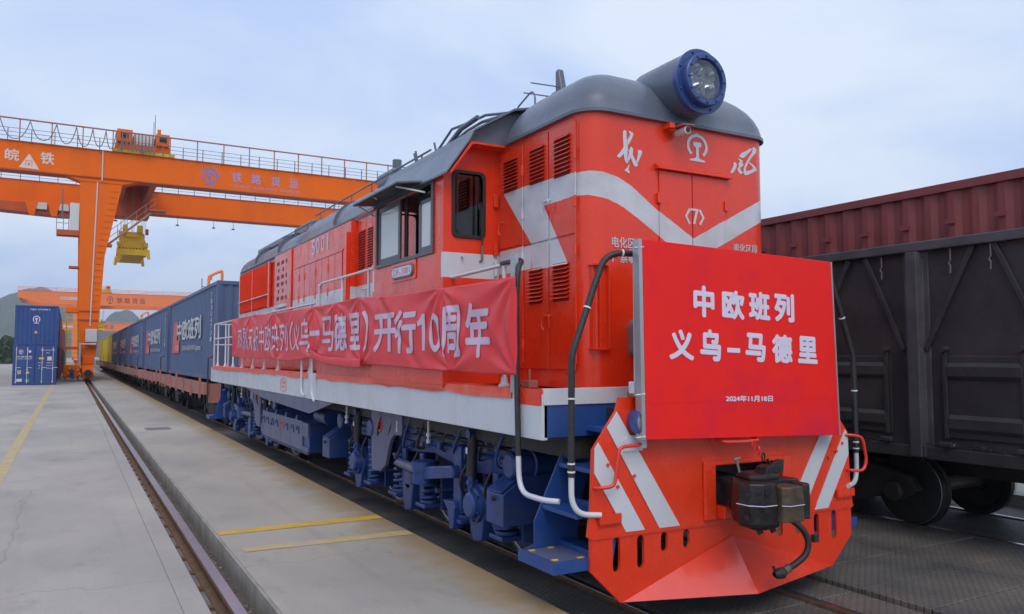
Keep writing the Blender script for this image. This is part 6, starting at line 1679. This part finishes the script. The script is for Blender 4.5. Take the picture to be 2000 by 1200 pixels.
    B().box(tx + .1, tx + 1.2, y0 + .1, y0 + 2.2, ztop + .96, ztop + 2.0).obj('machine_house', mname, T, bev=.03)
    B().box(tx + 2.9, tx + 3.9, y0 + .1, y0 + 2.2, ztop + .96, ztop + 1.95).obj('machine_house', mname, T, bev=.03)
    B().box(tx + 1.3, tx + 2.8, y0 + .5, y0 + 2.6, ztop + .96, ztop + 1.9).obj('hoist_drum', 'lightgrey', T, bev=.05)
    for xx in (tx + .35, tx + 3.15): B().box(xx, xx + .55, y0 + .085, y0 + .099, ztop + 1.25, ztop + 1.7).obj('house_window', 'glass', T)
    B().box(tx - .15, tx + 4.3, y0 - .1, y0 + .09, ztop + .10, ztop + .34).obj('wheel_beam', 'yellow', T)
    if near:
        B().box(tx + 3.0, tx + 3.25, y0 + .1, y0 + .4, ztop + 1.96, ztop + 2.3).obj('post', mname, T)
        for xx, hh in ((tx + 2.75, 3.0), (tx + 2.85, 3.6)): B().cyl((xx, y0 + .6, ztop + 1.9), (xx, y0 + .6, ztop + hh), .025, n=5).obj('aerial', 'iron', T)
    # spreader hanging from ropes
    S = empty_part('spreader', g)
    sx0, sy0 = tx + 1.75, y0 + 7.0
    zc = 12.45 if near else 9.5
    if not near: zc = 10.6
    B().prism([(sx0 - .95, zc - .5), (sx0 + .95, zc - .5), (sx0 + .95, zc - .15), (sx0 + .7, zc + .1), (sx0 + .35, zc + .05), (sx0 - .35, zc + .05), (sx0 - .7, zc + .1), (sx0 - .95, zc - .15)], 'y', sy0 - 1.0, sy0 + 1.0).obj('head_block', 'yellow', S)
    B().prism([(sx0 - 1.15, zc - 1.85), (sx0 + 1.2, zc - 1.85), (sx0 + 1.15, zc - 1.1), (sx0 + .9, zc - .52), (sx0 - .9, zc - .52), (sx0 - 1.1, zc - 1.1)], 'y', sy0 - 1.3, sy0 + 1.3).obj('rotator', 'yellow', S)
    B().box(sx0 - .8, sx0 + .85, sy0 - 3, sy0 + 3, zc - 2.2, zc - 1.87).obj('spreader_beam', 'yellow', S)
    for yy in (sy0 - 3.2, sy0 + 2.9):
        B().prism([(sx0 - 1.22, zc - 2.45), (sx0 - 1.0, zc - 2.45), (sx0 - .95, zc - 2.2), (sx0 + 1.0, zc - 2.2), (sx0 + 1.05, zc - 2.45), (sx0 + 1.27, zc - 2.45), (sx0 + 1.2, zc - 1.7), (sx0 - 1.15, zc - 1.7)], 'y', yy, yy + .3).obj('end_beam', 'yellow', S)
    for q, w_ in ((-.75, .35), (.35, .4)):
        B().cyl((sx0 + q, sy0 - .9, zc + .25), (sx0 + q + w_, sy0 - .9, zc + .25), .42, n=18).obj('rope_sheave', 'yellow', S)
    for xx, zz, w_, h_ in ((-1.22, -1.2, .35, .3), (.85, -1.25, .35, .35), (-.5, -.45, .9, .3), (-1.1, -.35, .3, .35), (.95, -.2, .25, .5)):
        B().box(sx0 + xx, sx0 + xx + w_, sy0 - 1.5, sy0 - 1.32, zc + zz, zc + zz + h_).obj('spreader_fitting', 'cranedk' if w_ < .26 else 'yellow', S)
    for q in range(8): B().prism([(sx0 - 1.0 + q * .26, zc - 1.35), (sx0 - .90 + q * .26, zc - 1.35), (sx0 - 1.0 + q * .26, zc - 1.6), (sx0 - 1.10 + q * .26, zc - 1.6)], 'y', sy0 - 1.33, sy0 - 1.301).obj('hazard_stripe', 'dark', S)
    for xx in (-.8, -.55, .0, .1, .75, .95):
        for yy in (-.8, .8): B().tube([(sx0 + xx * 1.05, sy0 + yy, zc - .1), (sx0 + xx * 1.15, sy0 + yy * 1.3, ztop + .4)], .018, n=4).obj('hoist_rope', 'iron', S)
    return g, zb
cr, zb = gantry(68.0, True, 'crane', 'nearest orange gantry crane spanning the train, with yellow spreader')
FGY = 68.0
fm = lambda x0, x1, z0, z1: (lambda u, v: (x0 + (x1 - x0) * u, FGY - .016, z0 + (z1 - z0) * v))
b = B(); lay_text(b, '皖', fm(-4.65, -3.75, 16.35, 17.22), .02); b.obj('girder_character', 'paleprint', cr, norm=False); b = B(); lay_text(b, '铁', fm(-2.40, -1.50, 16.32, 17.25), .02)
b.obj('girder_lettering', 'paleprint', cr, norm=False)
b = B(); lay_poly(b, [(-3.75, 15.90), (-2.45, 15.86), (-3.12, 17.0)], lambda x, z: (x, FGY - .016, z)); b.obj('triangle_mark', 'paleprint', cr, norm=False)
b = B(); 
for p in ([(-3.35, 16.05), (-3.30, 16.05), (-3.30, 16.42), (-2.95, 16.42), (-2.95, 16.05), (-2.90, 16.05), (-2.90, 16.47), (-3.35, 16.47)], [(-3.18, 16.1), (-3.07, 16.1), (-3.07, 16.30), (-3.18, 16.30)]): lay_poly(b, p, lambda x, z: (x, FGY - .020, z))
b.obj('triangle_mark', 'crane', cr, norm=False)
b = B(); emblem(b, fm(8.9, 10.4, 16.05, 17.45)); b.obj('girder_emblem', 'logoblue', cr, norm=False)
for ch, x0 in (('铁', 11.35), ('路', 12.92), ('货', 14.55), ('运', 16.12)): b = B(); lay_text(b, ch, fm(x0, x0 + .80, 16.45, 17.30), .018); b.obj('girder_character', 'logolilac', cr, norm=False)
b = B(); lay_text(b, 'CHINA  RAILWAY  FREIGHT', fm(11.5, 17.1, 16.02, 16.24), .006)
b.obj('girder_lettering', 'logolilac', cr, norm=False)
# gear hanging under the trolley, walkway box under the rear girder
UT = empty_part('trolley_underframe', cr)
B().box(3.3, 3.8, 69.5, 82.8, 16.3, 17.8).box(5.5, 6.0, 69.5, 82.8, 16.3, 17.8).obj('underframe_beam', 'cranedk', UT)
B().box(3.2, 6.1, 80.5, 82.9, 14.9, 17.7).obj('underframe_box', 'cranedk', UT)
MP = empty_part('maintenance_walkway', cr)
B().prism([(-6.5, 14.75), (-1.2, 14.55), (0.2, 14.6), (0.2, 15.5), (-6.5, 15.5)], 'y', 81.0, 82.9).obj('walkway_box', 'cranedk', MP)
for xx in (-3.9, -2.2, -.6): B().prism([(xx, 15.6), (xx + 1.0, 15.6), (xx + .75, 14.4), (xx + .35, 14.35)], 'y', 80.7, 80.95).obj('walkway_bracket', 'crane', MP)
for xx in (-3.0, -1.3): B().box(xx, xx + .8, 80.75, 80.9, 14.95, 15.55).obj('walkway_panel', 'lightgrey', MP)
# festoon rail and hanging cable loops
FS = empty_part('cable_festoon', cr)
B().tube([(-15, FGY - .5, 19.42), (27, FGY - .5, 19.36)], .06, n=6).obj('festoon_rail', 'railpink', FS)
pm = B().box(-.04, .04, -.04, .04, 0, 1.65).mesh('festoon_post', 'railpink')
for i in range(21): link('festoon_post', pm, FS, loc=(-14 + i * 2.05, FGY - .45, 17.8))
xs = [-9.2, -7.2, -5.0, -3.1, -1.4, -.1, 1.0, 1.9, 2.6, 3.05, 3.35, 3.65, 3.95, 4.2, 4.45, 4.7, 4.95, 5.2, 5.45]
for i, (xa, xb) in enumerate(zip(xs, xs[1:])):
    d = max(1.25, 1.32 + .05 * (i % 3)); pts = []
    for k in range(13):
        t = k / 12; pts.append((xa + (xb - xa) * t, FGY - .55, 19.30 - d * (1 - abs(2 * t - 1) ** 2.4)))
    B().tube(pts, .035, n=5).obj('cable_loop', 'iron', FS)
for x in (8.9, 14.2, 12.3, 3.4):
    Lm = empty_part('girder_lamp', cr)
    B().cyl((x, 83.6, 15.6), (x, 83.6, 14.9), .02, n=5).obj('lamp_rod', 'iron', Lm); B().lathe([(0, .04), (-.06, .15), (-.14, .19)], (x, 83.6, 14.95), 'z', 12).obj('lamp_shade', 'iron', Lm)
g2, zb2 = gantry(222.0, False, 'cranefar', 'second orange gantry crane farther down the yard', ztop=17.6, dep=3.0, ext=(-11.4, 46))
b = B(); fm2 = lambda x0, x1, z0, z1: (lambda u, v: (x0 + (x1 - x0) * u, 221.98, z0 + (z1 - z0) * v))
b.flat([fm2(0, 1, 0, 1)(0, 0)] and [(-6.4 + 3.9, 221.98, 15.7), (2.3, 221.98, 15.7), (2.3, 221.98, 16.4), (-2.5, 221.98, 16.4)]); b.obj('maker_board', 'lightgrey', g2, norm=False)
b = B(); lay_text(b, 'SANY', lambda u, v: (-2.35 + 2.2 * u, 221.96, 15.82 + .45 * v), .02); lay_text(b, '三一重工', lambda u, v: (.05 + 2.1 * u, 221.96, 15.80 + .5 * v), .01); b.obj('maker_lettering', 'redtext', g2, norm=False)
b = B(); emblem(b, fm2(7.6, 9.2, 15.0, 16.9)); b.obj('girder_emblem', 'brownprint', g2, norm=False); b = B()
for k, ch in enumerate('铁路货运'): lay_text(b, ch, fm2(9.9 + k * 1.75, 11.2 + k * 1.75, 15.2, 16.6), .02)
b.obj('girder_lettering', 'brownprint', g2, norm=False)
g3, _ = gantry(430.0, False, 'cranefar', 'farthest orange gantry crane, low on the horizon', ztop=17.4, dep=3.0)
b = B()
for k, ch in enumerate('铁路货运'): lay_text(b, ch, lambda u, v: (8.5 + k * 2.6 + 2.0 * u, 429.98, 14.9 + 2.0 * v), .02)
b.obj('girder_lettering', 'brownprint', g3, norm=False)
b = B(); b.flat([(-3.5, 429.98, 15.4), (.8, 429.98, 15.4), (.8, 429.98, 16.2), (-3.5, 429.98, 16.2)]); b.obj('maker_board', 'lightgrey', g3, norm=False)

# orange pipe portals behind the train
for i, (y, lab) in enumerate(((58.0, 'orange pipe portal standing behind the first containers'), (118.0, 'orange pipe portal farther down behind the train'))):
    p = thing('pipe_portal', lab, 'portal', (8.0, y, 0), 'pipe portals behind the train')
    B().tube([(8.3, y, -.2), (8.3, y, 7.4), (8.36, y, 7.5), (9.12, y, 7.9), (9.18, y, 7.8), (9.18, y, -.2)], .10, n=8, fillet=.3).obj('portal_frame', 'cranefar', p)
    B().tube([(8.45, y, 7.2), (8.45, y, 7.55)], .07, n=6).obj('portal_valve', 'cranefar', p)
    b = B()
    for k in range(7): b.box(7.85, 8.2, y - .03, y + .03, 4.6 + k * .35, 4.64 + k * .35)
    b.cyl((7.85, y, 4), (7.85, y, 7.3), .03, n=5); b.obj('ladder', 'iron', p)
# ================================================================== AIR
hz = B().box(-1900, 1900, -60, 4300, -1.6, 190).obj('haze', None); hz['kind'] = 'stuff'; hz['label'] = 'thin pale haze filling the air over the yard'; hz['category'] = 'haze'
hm = bpy.data.materials.new('haze_air'); hm.use_nodes = True
t = hm.node_tree; t.nodes.clear(); o_ = N(t, 'ShaderNodeOutputMaterial'); pv = N(t, 'ShaderNodeVolumePrincipled')
pv.inputs['Color'].default_value = (0.80, 0.88, 1.0, 1); pv.inputs['Density'].default_value = 0.00030; pv.inputs['Anisotropy'].default_value = 0.0
t.links.new(pv.outputs[0], o_.inputs['Volume']); hz.data.materials.append(hm)
